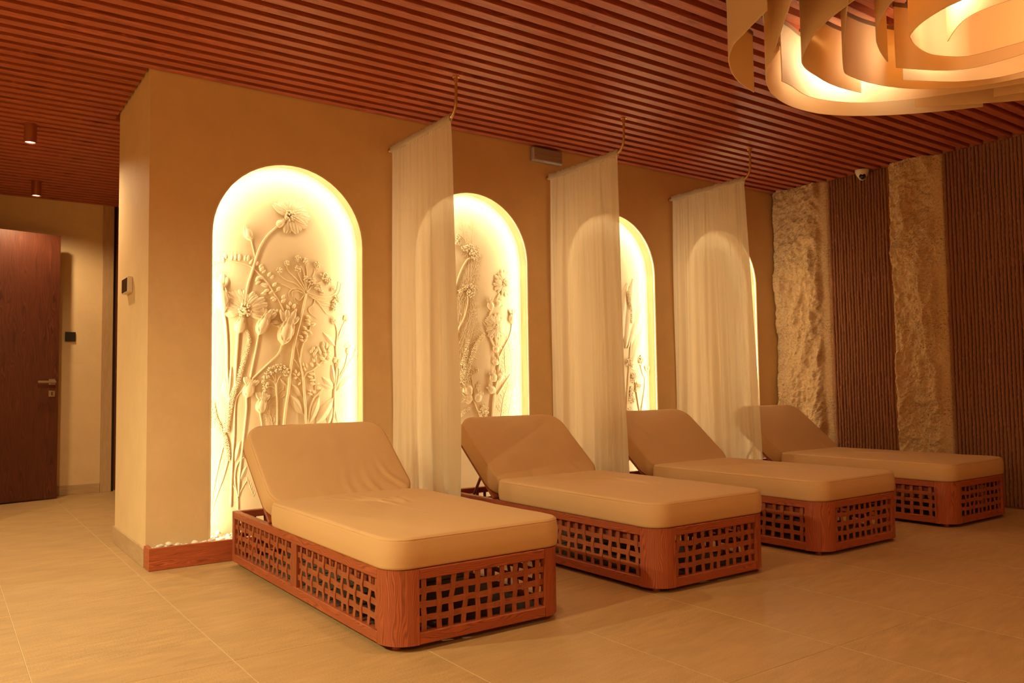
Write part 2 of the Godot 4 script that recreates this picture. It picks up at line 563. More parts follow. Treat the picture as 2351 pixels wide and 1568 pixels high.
func build_stone(z0: float, z1: float, sd: int, label: String) -> void:
	var big := noise(sd, 1.0, 4)
	var ridge := FastNoiseLite.new()
	ridge.seed = sd + 1
	ridge.noise_type = FastNoiseLite.TYPE_SIMPLEX_SMOOTH
	ridge.fractal_type = FastNoiseLite.FRACTAL_RIDGED
	ridge.fractal_octaves = 4
	ridge.frequency = 1.0
	var grit := noise(sd + 2, 1.0, 3)
	var o := thing("stone_strip", label, "stone cladding", Vector3(XR, 0, (z0 + z1) / 2.0), "stone strips on the rope wall")
	var b := MB.new()
	var nz := 66
	var ny := 360
	var wide := z1 - z0
	var margin := 0.075
	for j in ny + 1:
		var y := H * j / ny
		var left_edge := 0.012 * big.get_noise_2d(y * 3.0, 11.0) + 0.006 * grit.get_noise_2d(y * 25.0, 3.0)
		var right_edge := 0.014 * big.get_noise_2d(y * 2.5, 71.0)
		for i in nz + 1:
			var s := float(i) / nz
			var z := lerpf(z0 + 0.012 + left_edge, z1 - 0.002, s)
			var rough := 1.0 - smoothstep(z1 - margin - 0.03, z1 - margin + 0.02, z + right_edge)
			var slant := y * 0.55 + z * 1.5
			var d := 0.062 + 0.034 * big.get_noise_2d(z * 2.2, y * 1.4)
			d += 0.062 * (ridge.get_noise_2d(z * 1.9 - 0.8 * y, slant * 1.1) - 0.2)
			d += 0.016 * grit.get_noise_2d(z * 16.0, y * 13.0) + 0.010 * grit.get_noise_2d(z * 55.0, y * 55.0)
			d = lerpf(0.030 + 0.006 * big.get_noise_2d(z * 4.0, y * 3.0), maxf(d, 0.014), rough)
			var rim := minf(1.0, minf(s * 14.0, (1.0 - s) * 7.0))
			d = maxf(d, 0.012) * sqrt(rim) if rim < 1.0 else maxf(d, 0.012)
			b.add(Vector3(-d - 0.004, y, z - (z0 + z1) / 2.0), Vector2(z, y))
	for j in ny:
		for i in nz:
			var a := j * (nz + 1) + i
			b.quad(a, a + 1, a + nz + 2, a + nz + 1)
	part(o, "stone_face", b.mesh(), M.stone)
	var e := MB.new()
	e.box(Vector3(-0.005, 0, -wide / 2.0), Vector3(-0.001, H + 0.074, wide / 2.0), 0.001)
	part(o, "smooth_margin", e.mesh(), M.stone_edge)

func build_ropes(z0: float, z1: float, label: String) -> void:
	var o := thing("rope_field", label, "rope cladding", Vector3(XR, 0, (z0 + z1) / 2.0), "rope fields on the right-hand wall")
	part(o, "backing_board", boxm(Vector3(-0.008, 0, (z0 - z1) / 2.0), Vector3(-0.001, H + 0.074, (z1 - z0) / 2.0)), M.rope_back)
	var kinds := []
	for k in 5:
		var nn := noise(40 + k, 1.0, 2)
		var b := MB.new()
		var pts := []
		var radii := []
		for j in 181:
			var y := 0.012 + (H - 0.016) * j / 180.0
			pts.append(Vector3(-0.021 + 0.0016 * nn.get_noise_2d(y * 6.0, 9.0), y, 0.0050 * nn.get_noise_2d(y * 1.8, 1.0) + 0.0026 * nn.get_noise_2d(y * 11.0, 4.0)))
			radii.append(0.0118 + 0.0020 * sin(j * 2.05 + k) + 0.0020 * nn.get_noise_2d(y * 20.0, 2.0))
		b.tube(pts, radii, 7)
		kinds.append(b.mesh())
	var step := 0.0268
	var count := int((z1 - z0) / step)
	for k in count:
		var z := -(count - 1) * step / 2.0 + k * step
		part(o, "rope", kinds[(k * 3 + k / 4) % 5], M.rope, Transform3D(Basis(), Vector3(0, 0, z)))

func build_doors() -> void:
	# the open door, swung out beside the corridor's far wall
	var foot := Vector3(-0.045, 0, -3.487)
	var dir := (Vector3(-0.472, 0, -3.378) - foot).normalized()
	var wide := 0.94
	var door := struct("door_1", null, null)
	door.position = foot
	var out := Vector3.UP.cross(dir).normalized()   # away from the camera or towards it
	if out.z < 0: out = -out
	door.basis = Basis(dir, Vector3.UP, out) if Basis(dir, Vector3.UP, out).determinant() > 0 else Basis(dir, Vector3.UP, out)
	var sgn := 1.0
	part(door, "door_leaf", boxm(Vector3(0, 0.012, -0.045), Vector3(wide, 2.332, 0.0), 0.002, 1), M.door)
	var h := MB.new()
	h.box(Vector3(0.030, 1.000, 0.0), Vector3(0.082, 1.052, 0.008), 0.001)
	h.box(Vector3(0.045, 1.017, 0.0), Vector3(0.067, 1.035, 0.055), 0.001)
	h.box(Vector3(0.040, 1.017, 0.040), Vector3(0.185, 1.037, 0.056), 0.002)
	part(door, "door_handle", h.mesh(), M.steel)
	var kh := MB.new()
	kh.box(Vector3(0.030, 0.896, 0.0), Vector3(0.082, 0.950, 0.008), 0.001)
	part(door, "lock_plate", kh.mesh(), M.steel)
	part(door, "keyhole", boxm(Vector3(0.052, 0.908, 0.0075), Vector3(0.060, 0.938, 0.0095), 0.0005), M.black)
	# the second door, in the far wall behind the end of the niche wall
	struct("trim_1", boxm(Vector3(0.331, 0, ZB), Vector3(0.424, H, ZB + 0.02), 0.002, 1), M.casing)
	var d2 := struct("door_2", null, null)
	d2.position = Vector3(0.424, 0, ZB)
	part(d2, "door_leaf", boxm(Vector3(0.022, 0.012, 0.0), Vector3(0.95, 2.33, 0.016), 0.002, 1), M.door)
	part(d2, "door_head", boxm(Vector3(0.022, 2.335, 0.0), Vector3(0.95, H, 0.014), 0.002, 1), M.door)
	part(d2, "shadow_gap", boxm(Vector3(0.0, 0, 0.0), Vector3(0.022, H, 0.004)), M.black)
	var h2 := MB.new()
	h2.box(Vector3(0.050, 1.000, 0.016), Vector3(0.102, 1.052, 0.024), 0.001)
	h2.box(Vector3(0.060, 1.017, 0.05), Vector3(0.200, 1.037, 0.066), 0.002)
	h2.box(Vector3(0.062, 1.017, 0.02), Vector3(0.084, 1.035, 0.06), 0.001)
	part(d2, "door_handle", h2.mesh(), M.steel)
	part(d2, "lock_plate", boxm(Vector3(0.050, 0.896, 0.016), Vector3(0.102, 0.950, 0.024), 0.001), M.steel)
	struct("wall_passage", boxm(Vector3(1.7, 0, ZB), Vector3(1.84, H + 0.078, -0.91)), M.plaster)

# ---------------------------------------------------------------- lamps
func lamp_common(l: Light3D, energy: float, color: Color) -> void:
	l.light_energy = energy
	l.light_color = color
	l.shadow_enabled = true

func downlight(at: Vector3, energy: float, label: String, cone := 78.0, tint := Color(1.0, 0.72, 0.38)) -> void:
	var o := thing("ceiling_downlight", label, "downlight", at, "copper cylinder downlights")
	var b := MB.new()
	b.lathe([Vector2(0.030, -0.118), Vector2(0.0325, -0.125), Vector2(0.037, -0.125), Vector2(0.0375, -0.123), Vector2(0.0375, -0.003), Vector2(0.036, 0.0), Vector2(0.0, 0.0)], 28)
	part(o, "housing", b.mesh(), M.copper)
	var c := MB.new()
	c.lathe([Vector2(0.0, -0.1185), Vector2(0.031, -0.1185), Vector2(0.031, -0.115), Vector2(0.0, -0.115)], 24)
	part(o, "light_lens", c.mesh(), M.bulb)
	var l := SpotLight3D.new()
	l.name = "downlight_beam"
	lamp_common(l, energy, lin(tint.r, tint.g, tint.b))
	l.spot_angle = cone
	l.spot_angle_attenuation = 0.6
	l.spot_range = 14.0
	l.spot_attenuation = 2.0
	l.light_size = 0.035
	o.add_child(l)
	l.position = Vector3(0, -0.128, 0)
	l.rotation = Vector3(-PI / 2, 0, 0)

func strip_light(parent: Node3D, a: Vector3, b: Vector3, facing: Vector3, wide: float, energy: float, color: Color) -> void:
	var l := AreaLight3D.new()
	l.name = "led_glow"
	lamp_common(l, energy, color)
	l.area_size = Vector2(a.distance_to(b), wide)
	l.area_range = 12.0
	l.area_attenuation = 2.0
	parent.add_child(l, true)
	var x := (b - a).normalized()
	var z := -facing.normalized()
	z = (z - x * z.dot(x)).normalized()
	l.transform = Transform3D(Basis(x, z.cross(x), z), (a + b) / 2.0)

func niche_led(i: int, energy: float, label: String) -> void:
	var cx := NX + NW / 2.0 + i * PITCH
	var o := thing("led_strip", label, "light strip", Vector3(cx, 0, 0), "LED strips inside the arched niches")
	var za := -0.013
	var zb := -0.022
	var outer := arch_points(i, 0.0005, 0.09)
	var inner := arch_points(i, 0.0035, 0.09)
	var b := MB.new()
	var f := b.v.size()
	for k in inner.size():
		for q in [[inner[k], za], [inner[k], zb], [outer[k], zb], [outer[k], za]]:
			b.add(Vector3(q[0].x - cx, q[0].y, q[1]))
	for k in inner.size() - 1:
		var a0 := f + k * 4
		for s in 4:
			var s2 := (s + 1) % 4
			b.quad(a0 + s, a0 + s2, a0 + 4 + s2, a0 + 4 + s)
	part(o, "led_tape", b.mesh(), M.led)
	var col := lin(1.0, 0.84, 0.55)
	var pts := arch_points(i, 0.006, 0.09, 8)
	for k in pts.size() - 1:
		var p: Vector2 = pts[k]
		var q: Vector2 = pts[k + 1]
		var mid := (p + q) / 2.0
		var into := Vector2((q - p).y, -(q - p).x).normalized()
		strip_light(o, Vector3(p.x - cx, p.y, -0.0175), Vector3(q.x - cx, q.y, -0.0175), Vector3(into.x, into.y, -0.3), 0.008, energy * p.distance_to(q), col)

func build_chandelier() -> void:
	var bottom := 2.372
	var top := 2.658
	var bands := [
		[[1731, 212], [1709, 198], [1693, 184], [1681.5, 168], [1675, 150], [1673, 134], [1677, 118], [1686, 99], [1705, 80], [1731, 53], [1761, 24]],
		[[1788.5, 114], [1776, 133], [1766, 149], [1760, 160], [1758.5, 178], [1763, 198], [1774, 217], [1798, 235], [1830, 249], [1875, 260], [1919, 264.5], [1967, 266], [2047, 264], [2143, 257], [2257, 245]],
		[[1776, 122], [1783, 100], [1789, 82], [1794, 66], [1801, 45], [1809, 25], [1817, 0], [1838, -40]],
		[[1795, 186.5], [1816, 197], [1841, 214], [1865, 224], [1899, 230.5], [1948, 235], [2000, 235.5], [2050, 232], [2102, 227], [2161, 219], [2232, 209], [2351, 191], [2450, 172]],
		[[1977, 213], [1932, 202], [1899, 189], [1882, 179], [1854, 161], [1843, 147.6], [1841, 140], [1842, 132], [1849, 114], [1862, 89.5], [1882, 64.7], [1915, 35], [1962, 0], [2010, -30]],
		[[1949, -14], [1945, 15], [1940, 70], [1936.5, 107], [1935, 130], [1936, 149], [1939, 166], [1948, 173], [1965, 180], [1981, 185.7], [2000, 190.7], [2036, 198], [2089, 203.5], [2134, 204], [2178, 203], [2230, 199], [2290, 190], [2351, 178], [2420, 163]],
		[[2038, 142], [2023, 121], [2014, 100], [2012, 86], [2014, 71], [2018, 52], [2024, 37], [2040, 13], [2060, -10]],
		[[2057, 155], [2089, 158], [2161, 162], [2214, 159], [2268, 148], [2351, 123], [2420, 95]],
		[[2073, 184], [2125, 186], [2187, 187.5], [2232, 185], [2286, 178.5], [2351, 164], [2430, 140]],
		[[2400, 80], [2351, 95], [2250, 123], [2205, 130], [2152, 127], [2125, 120], [2100, 103], [2091, 89], [2090, 80], [2114, 54], [2161, 23], [2209, 0], [2270, -25]],
		[[2176, 95], [2191, 71], [2214, 46], [2250, 25], [2321, 0], [2400, -22]],
		[[2282, 222], [2351, 212], [2430, 198]],
		[[2102, 246.5], [2180, 242], [2258, 237], [2351, 230], [2430, 222]],
	]
	var mid := Vector3(2.75, 0, 2.75)
	var o := thing("ribbon_chandelier", "large chandelier of curled cream ribbon bands hung under the slatted ceiling", "chandelier", mid + Vector3(0, H, 0))
	var plans := []
	for band in bands:
		var plan := []
		for q in band:
			var p := on_y(q[0], q[1], bottom) - mid
			plan.append(Vector2(p.x, p.z))
		plan = smooth_line(plan, 5)
		plans.append(plan)
		var b := MB.new()
		var rail := MB.new()
		ribbon(b, plan, bottom - H, top - H, 0.0022)
		var r := part(o, "ribbon", b.mesh(), M.shade)
		ribbon(rail, plan, top - H, top - H + 0.020, 0.006)
		part(r, "rail", rail.mesh(), M.steel)
		var run := plan.size()
		for at in [int(run * 0.18), int(run * 0.8)]:
			var p: Vector2 = plan[at]
			var s := MB.new()
			s.tube([Vector3(p.x, top - H + 0.012, p.y), Vector3(p.x, 0.0, p.y)], [0.003], 6)
			s.box(Vector3(p.x - 0.008, top - H + 0.018, p.y - 0.008), Vector3(p.x + 0.008, top - H + 0.030, p.y + 0.008), 0.002)
			part(r, "hanger", s.mesh(), M.steel)
	# light bars clipped to the hidden sides of the ribbons
	var col := lin(1.0, 0.76, 0.44)
	for s in [[[1846, 219], [1930, 238], [1888, 262], 0.06], [[2010, 240], [2090, 234], [2060, 262], 0.04], [[1846, 158], [1899, 196], [1885, 228], 0.55], [[1925, 206], [1972, 220], [1960, 236], 0.40], [[2000, 196], [2075, 206], [2060, 231], 0.2], [[2118, 58], [2165, 28], [2130, 118], 0.4], [[2200, 70], [2265, 36], [2180, 60], 0.28], [[2110, 165], [2200, 168], [2160, 186], 0.16]]:
		var a := on_y(s[0][0], s[0][1], bottom) - mid - Vector3(0, H, 0)
		var c := on_y(s[1][0], s[1][1], bottom) - mid - Vector3(0, H, 0)
		var t := on_y(s[2][0], s[2][1], bottom) - mid - Vector3(0, H, 0)
		var facing := (t - (a + c) / 2.0)
		facing.y = 0
		facing = facing.normalized()
		var up := Vector3(0, (top - bottom) * 0.62, 0)
		a += up + facing * 0.012
		c += up + facing * 0.012
		var x := (c - a).normalized()
		var side := x.cross(Vector3.UP).normalized()
		var b := MB.new()
		b.box(Vector3(-a.distance_to(c) / 2.0, -0.006, -0.003), Vector3(a.distance_to(c) / 2.0, 0.006, 0.003), 0.001)
		part(o, "led_bar", b.mesh(), M.led, Transform3D(Basis(x, Vector3.UP, side), (a + c) / 2.0))
		strip_light(o, a + facing * 0.008, c + facing * 0.008, facing, 0.012, s[3], col)
	for at in [Vector3(2.75, 2.42, 3.62), Vector3(3.10, 2.42, 3.66)]:
		globe(o, at - mid - Vector3(0, H, 0), 0.36)

func globe(parent: Node3D, at: Vector3, energy: float) -> void:   # frosted lamp hung among the ribbons
	var sp := SphereMesh.new()
	sp.radius = 0.07
	sp.height = 0.14
	part(parent, "lamp_globe", sp, M.globe, Transform3D(Basis(), at))
	var s := MB.new()
	s.tube([at + Vector3(0, 0.068, 0), Vector3(at.x, 0.0, at.z)], [0.004], 6)
	part(parent, "lamp_stem", s.mesh(), M.steel)
	var l := OmniLight3D.new()
	l.name = "lamp_glow"
	lamp_common(l, energy, lin(1.0, 0.60, 0.26))
	l.omni_range = 14.0
	l.omni_attenuation = 2.0
	l.light_size = 0.07
	parent.add_child(l, true)
	l.position = at

func ribbon(b: MB, plan: Array, y0: float, y1: float, half: float) -> void:
	var n := plan.size()
	var f := b.v.size()
	for i in n:
		var p: Vector2 = plan[i]
		var t: Vector2 = (plan[mini(i + 1, n - 1)] - plan[maxi(i - 1, 0)]).normalized()
		var s := Vector2(-t.y, t.x) * half
		for q in [[p + s, y0], [p + s, y1], [p - s, y1], [p - s, y0]]:
			b.add(Vector3(q[0].x, q[1], q[0].y))
			b.add(Vector3(q[0].x, q[1], q[0].y))
	for i in n - 1:
		var a := f + i * 8
		for k in 4:
			var k2 := (k + 1) % 4
			# two copies of each corner keep the long edges crisp
			b.quad(a + 2 * k + 1, a + 8 + 2 * k + 1, a + 8 + 2 * k2, a + 2 * k2)
	for e in [f, f + (n - 1) * 8]:
		var c := []
		for k in 4: c.append(b.v[e + 2 * k])
		if e != f: c.reverse()
		b.poly(c)

# ---------------------------------------------------------------- loungers
const LW := 0.790      # lounger width
const LL := 1.862      # lounger length
const LB := 0.022      # underside of the frame
const LT := 0.287      # top of the frame
const LR := 0.112      # radius of the front corner posts
var strip_up := []     # woven upright laths: two parities of several variants
var strip_across := {}

func lath(b: MB, pts: Array, across: Vector3, half: float, thick: float, o: Vector2) -> void:   # flat lath swept along pts
	var n := pts.size()
	var sides := []
	var run := 0.0
	for k in 4: sides.append([])
	for i in n:
		var p: Vector3 = pts[i]
		if i > 0: run += p.distance_to(pts[i - 1])
		var t: Vector3 = (pts[mini(i + 1, n - 1)] - pts[maxi(i - 1, 0)]).normalized()
		var w := (across - t * across.dot(t)).normalized()
		var up := t.cross(w).normalized() * thick
		w *= half
		var c := [p + w + up, p - w + up, p - w - up, p + w - up]
		for k in 4:
			var k2 := (k + 1) % 4
			var u0 := half if k % 2 == 0 else 0.0
			sides[k].append([b.add(c[k], Vector2(run, u0) + o), b.add(c[k2], Vector2(run, u0 - half * 2.0 if k % 2 == 0 else 0.004) + o)])
	for k in 4:
		for i in n - 1:
			var a: Array = sides[k][i]
			var d: Array = sides[k][i + 1]
			b.quad(a[0], d[0], d[1], a[1])

const WEAVE := [0.235, 0.50, 0.765]   # heights of the three cross laths in the open field

func make_strips() -> void:
	var r := RandomNumberGenerator.new()
	r.seed = 77
	var h := LT - LB - 0.079
	for parity in 2:
		var kinds := []
		for k in 7:
			var lean := r.randf_range(-0.009, 0.009) if k > 1 else 0.0
			var bow := r.randf_range(-0.005, 0.005) if k > 1 else 0.0
			var pts := []
			for j in 9:
				var s := j / 8.0
				var z := 0.0038 * sin((s - 0.10) / 0.265 * PI) * (1.0 if parity == 0 else -1.0)
				if j == 0 or j == 8: z = 0.0
				pts.append(Vector3(lean * (s - 0.5) * 2.0 + bow * sin(s * PI), s * h, z))
			var b := MB.new()
			lath(b, pts, Vector3.RIGHT, 0.0105, 0.0016, Vector2(k * 0.31, k * 0.17 + parity * 0.4))
			kinds.append(b.mesh())
		strip_up.append(kinds)

func cross_strip(wide: float, gap: float, parity: int) -> ArrayMesh:
	var key := "%.3f %.3f %d" % [wide, gap, parity]
	if not strip_across.has(key):
		var pts := []
		var n := int(wide / gap * 3.0)
		for j in n + 1:
			var x := wide * j / n
			var z := 0.0032 * cos(x / gap * PI) * (1.0 if parity == 0 else -1.0)
			pts.append(Vector3(x, 0.0012 * sin(x * 37.0 + parity), z))
		var b := MB.new()
		lath(b, pts, Vector3.UP, 0.0115, 0.0016, Vector2(parity * 0.53, parity * 0.3))
		strip_across[key] = b.mesh()
	return strip_across[key]

func weave(o: Node3D, origin: Vector3, ex: Vector3, ez: Vector3, wide: float, count: int, r: RandomNumberGenerator, wild: bool) -> void:
	var h := LT - LB - 0.079
	var gap := wide / (count + 0.0)
	var bs := Basis(ex, Vector3.UP, ez)
	for j in 3:
		part(o, "cross_lath", cross_strip(wide, gap, j % 2), M.teak_strip, Transform3D(bs, origin + Vector3.UP * h * (1.0 - WEAVE[j])))
	for i in count:
		var x := gap * (i + 0.5) + r.randf_range(-0.004, 0.004)
		var kinds: Array = strip_up[i % 2]
		part(o, "upright_lath", kinds[r.randi_range(0, 6) if wild else r.randi_range(0, 3)], M.teak_strip, Transform3D(bs, origin + ex * x))

func rounded_rect(hw: float, hl: float, r: float, per := 8, straight := 22) -> Array:
	var out := []
	var cs := [[hw - r, -hl + r, -PI / 2], [hw - r, hl - r, 0.0], [-hw + r, hl - r, PI / 2], [-hw + r, -hl + r, PI]]
	for c in 4:
		for k in per + 1:
			var a: float = cs[c][2] + PI / 2 * k / per
			out.append(Vector2(cs[c][0] + r * cos(a), cs[c][1] + r * sin(a)))
		var nx: Array = cs[(c + 1) % 4]
		var p: Vector2 = out[out.size() - 1]
		var q := Vector2(nx[0] + r * cos(nx[2]), nx[1] + r * sin(nx[2]))
		for k in range(1, straight):
			out.append(p.lerp(q, float(k) / straight))
	return out

func cushion(w: float, l: float, t: float, rc: float, sd: int, folds: Array, soft := 0.006) -> ArrayMesh:   # x by z slab, underside at y = 0, folds are [x, z, radius, depth, direction]
	var nn := noise(sd, 1.0, 3)
	var b := MB.new()
	var hw := w / 2.0
	var hl := l / 2.0
	var deep := minf(hw, hl)
	var prof := []   # inset, height
	for k in 6: prof.append([deep - 0.004 - (deep - 0.022) * k / 5.0, 0.0])
	for k in 5:
		var a := PI / 2 * k / 4.0
		prof.append([0.014 * (1.0 - sin(a)), 0.014 * (1.0 - cos(a))])
	for k in range(1, 6): prof.append([-0.004 * sin(PI * k / 6.0), lerpf(0.014, t - 0.018, k / 6.0)])
	for k in 6:
		var a := PI / 2 * k / 5.0
		prof.append([0.016 * (1.0 - cos(a)), t - 0.018 + 0.018 * sin(a)])
	var rings := 40
	for k in range(1, rings + 1):
		prof.append([0.016 + (deep - 0.020) * pow(float(k) / rings, 0.9), t])
	var n := 0
	for pr in prof:
		var d: float = pr[0]
		var y: float = pr[1]
		var line := rounded_rect(hw - d, hl - d, clampf(rc - d, 0.003, minf(hw - d, hl - d) - 0.0005), 8, 30)
		n = line.size()
		for p in line:
			var q := Vector3(p.x, y, p.y)
			if y >= t - 0.019:
				var inner := clampf(d / 0.2, 0.0, 1.0)
				q.y += 0.010 * sqrt(inner) + soft * 0.5 * nn.get_noise_2d(p.x * 3.0, p.y * 3.0)
				for f in folds:
					var along := Vector2(cos(f[4]), sin(f[4]))
					var off := Vector2(p.x - f[0], p.y - f[1])
					var u := off.dot(along)
					var v := off.dot(Vector2(-along.y, along.x)) + 0.012 * sin(u * 22.0) + 0.010 * nn.get_noise_2d(u * 5.0, 3.0)
					var fall := exp(-(u * u) / (f[2] * f[2]) - v * v / (f[2] * f[2] * 0.12))
					q.y += 1.6 * f[3] * fall * sin(v * 95.0 + f[0] * 9.0)
			elif y > 0.02:
				var pucker := 0.0014 * nn.get_noise_2d((p.x + p.y) * 16.0, (p.x - p.y) * 16.0) * sin(PI * y / t)
				q.x += pucker * signf(p.x)
				q.z += pucker * signf(p.y)
			b.add(q, Vector2(p.x, p.y))
	for k in prof.size() - 1:
		for i in n:
			var i2 := (i + 1) % n
			b.quad(k * n + i, (k + 1) * n + i, (k + 1) * n + i2, k * n + i2)
	for k in [0, prof.size() - 1]:
		var c := b.add(b.v[k * n].lerp(b.v[k * n + n / 2], 0.5))
		for i in n:
			var i2 := (i + 1) % n
			if k == 0: b.tri(c, k * n + i, k * n + i2)
			else: b.tri(c, k * n + i2, k * n + i)
	return b.mesh()

func piping(w: float, l: float, rc: float, y: float) -> ArrayMesh:
	var b := MB.new()
	var pts := []
	for p in rounded_rect(w / 2.0 - 0.004, l / 2.0 - 0.004, rc - 0.003, 8, 8): pts.append(Vector3(p.x, y, p.y))
	pts.append(pts[0])
	b.tube(pts, [0.0026], 6)
	return b.mesh()

var seat_shapes := []
var back_shapes := []
var seat_piping: ArrayMesh
var back_piping: ArrayMesh

func build_lounger(at: Vector3, sd: int, label: String) -> void:
	var r := RandomNumberGenerator.new()
	r.seed = sd
	var o := thing("sun_lounger", label, "lounger", at, "wooden loungers in a row before the niches")
	var q := func() -> Vector2: return Vector2(r.randf() * 3.0, r.randf() * 3.0)
	# frame: rounded front posts, square rear posts, rails
	for side in 2:
		var poly := []
		var sx := 1.0 if side == 0 else -1.0
		var ox := 0.0 if side == 0 else LW
		var pts := [Vector2(LR, LL), Vector2(LR, LL - 0.03), Vector2(0.03, LL - LR), Vector2(0.0, LL - LR)]
		for k in range(1, 8):
			var a := PI - PI / 2 * k / 8.0
			pts.append(Vector2(LR + LR * cos(a), LL - LR + LR * sin(a)))
		for p in pts: poly.append(Vector2(ox + sx * p.x, p.y))
		if side == 1: poly.reverse()
		var b := MB.new()
		b.prism(poly, LB, LT, q.call())
		part(o, "corner_post", b.mesh(), M.teak_figured)
	for x in [0.0, LW - 0.034]:
		part(o, "rear_post", boxm(Vector3(x, LB, 0.0), Vector3(x + 0.034, LT, 0.034), 0.003, 1, q.call()), M.teak)
		part(o, "top_rail", boxm(Vector3(x, LT - 0.037, 0.034), Vector3(x + 0.034, LT, LL - LR), 0.003, 2, q.call()), M.teak_figured)
		part(o, "bottom_rail", boxm(Vector3(x, LB, 0.034), Vector3(x + 0.034, LB + 0.042, LL - LR), 0.003, 2, q.call()), M.teak_figured)
		part(o, "middle_post", boxm(Vector3(x + 0.001, LB + 0.042, 0.885), Vector3(x + 0.033, LT - 0.037, 0.945), 0.002, 1, q.call()), M.teak)
		part(o, "inner_ledger", boxm(Vector3(x + (0.034 if x < 0.1 else -0.020), LT - 0.085, 0.04), Vector3(x + (0.054 if x < 0.1 else 0.0), LT - 0.045, LL - 0.13), 0.002, 2, q.call()), M.teak)
	for z in [0.0, LL - 0.034]:
		var x0 := 0.034 if z < 0.1 else LR
		part(o, "top_rail", boxm(Vector3(x0, LT - 0.037, z), Vector3(LW - x0, LT, z + 0.034), 0.003, 0, q.call()), M.teak_figured)
		part(o, "bottom_rail", boxm(Vector3(x0, LB, z), Vector3(LW - x0, LB + 0.042, z + 0.034), 0.003, 0, q.call()), M.teak_figured)
	# woven fields
	var y := LB + 0.042
	weave(o, Vector3(0.014, y, 0.034), Vector3.BACK, Vector3.LEFT, 0.851, 14, r, true)
	weave(o, Vector3(0.014, y, 0.945), Vector3.BACK, Vector3.LEFT, LL - LR - 0.945, 13, r, true)
	weave(o, Vector3(LW - 0.014, y, 0.885), Vector3.FORWARD, Vector3.RIGHT, 0.851, 14, r, false)
	weave(o, Vector3(LW - 0.014, y, LL - LR), Vector3.FORWARD, Vector3.RIGHT, LL - LR - 0.945, 13, r, false)
	weave(o, Vector3(LR, y, LL - 0.014), Vector3.RIGHT, Vector3.BACK, LW - 2 * LR, 10, r, false)
	weave(o, Vector3(LW - 0.034, y, 0.014), Vector3.LEFT, Vector3.FORWARD, LW - 0.068, 12, r, false)
	# bed slats below the seat cushion, feet
	for k in 9:
		var z := 0.62 + k * 0.138
		if k == 8: z = LL - 0.19
		part(o, "bed_slat", boxm(Vector3(0.036, LT - 0.044, z), Vector3(LW - 0.036, LT - 0.024, z + 0.06), 0.002, 0, q.call()), M.teak)
	for k in 11:
		var z := 0.05 + k * 0.158
		part(o, "floor_slat", boxm(Vector3(0.036, LB + 0.006, z), Vector3(LW - 0.036, LB + 0.020, z + 0.140), 0.002, 0, q.call()), M.board)
	for z in [0.06, LL - 0.075]:
		for x in [0.06, LW - 0.06]:
			var b := MB.new()
			b.lathe([Vector2(0.0, 0.0), Vector2(0.017, 0.0), Vector2(0.018, 0.002), Vector2(0.018, LB + 0.004), Vector2(0.0, LB + 0.004)], 16, Vector3(x, 0, z))
			part(o, "foot", b.mesh(), M.teak if z > 1.0 else M.rubber)
	# seat cushion
	var k := sd % seat_shapes.size()
	var seat_z := (0.565 + LL - 0.004) / 2.0
	var seat := part(o, "seat_cushion", seat_shapes[k], M.fabric, Transform3D(Basis(), Vector3(LW / 2.0, LT, seat_z)))
	part(seat, "piping", seat_piping, M.fabric, Transform3D(Basis(), Vector3(0, 0.106, 0)))
	# back board and cushion, raised
	var tilt := deg_to_rad(39.5)
	var bs := Basis(Vector3.RIGHT, tilt)
	var hinge := Vector3(LW / 2.0, LT + 0.008, 0.552)
	var tb := Transform3D(bs, hinge)
	part(o, "back_board", boxm(Vector3(-LW / 2.0 + 0.012, -0.016, -0.52), Vector3(LW / 2.0 - 0.012, 0.0, 0.0), 0.004, 0, q.call()), M.teak, tb)
	part(o, "back_cushion", back_shapes[k], M.fabric, tb * Transform3D(Basis(), Vector3(0, 0.001, -0.29)))
	var bc := o.get_child(o.get_child_count() - 1)
	part(bc, "piping", back_piping, M.fabric, Transform3D(Basis(), Vector3(0, 0.103, 0)))
	for x in [0.16, LW - 0.16]:
		var st := MB.new()
		var up := hinge + bs * Vector3(0, -0.016, -0.34)
		st.tube([Vector3(x, up.y, up.z), Vector3(x, LT - 0.05, 0.10)], [0.009], 8)
		part(o, "back_prop", st.mesh(), M.teak)

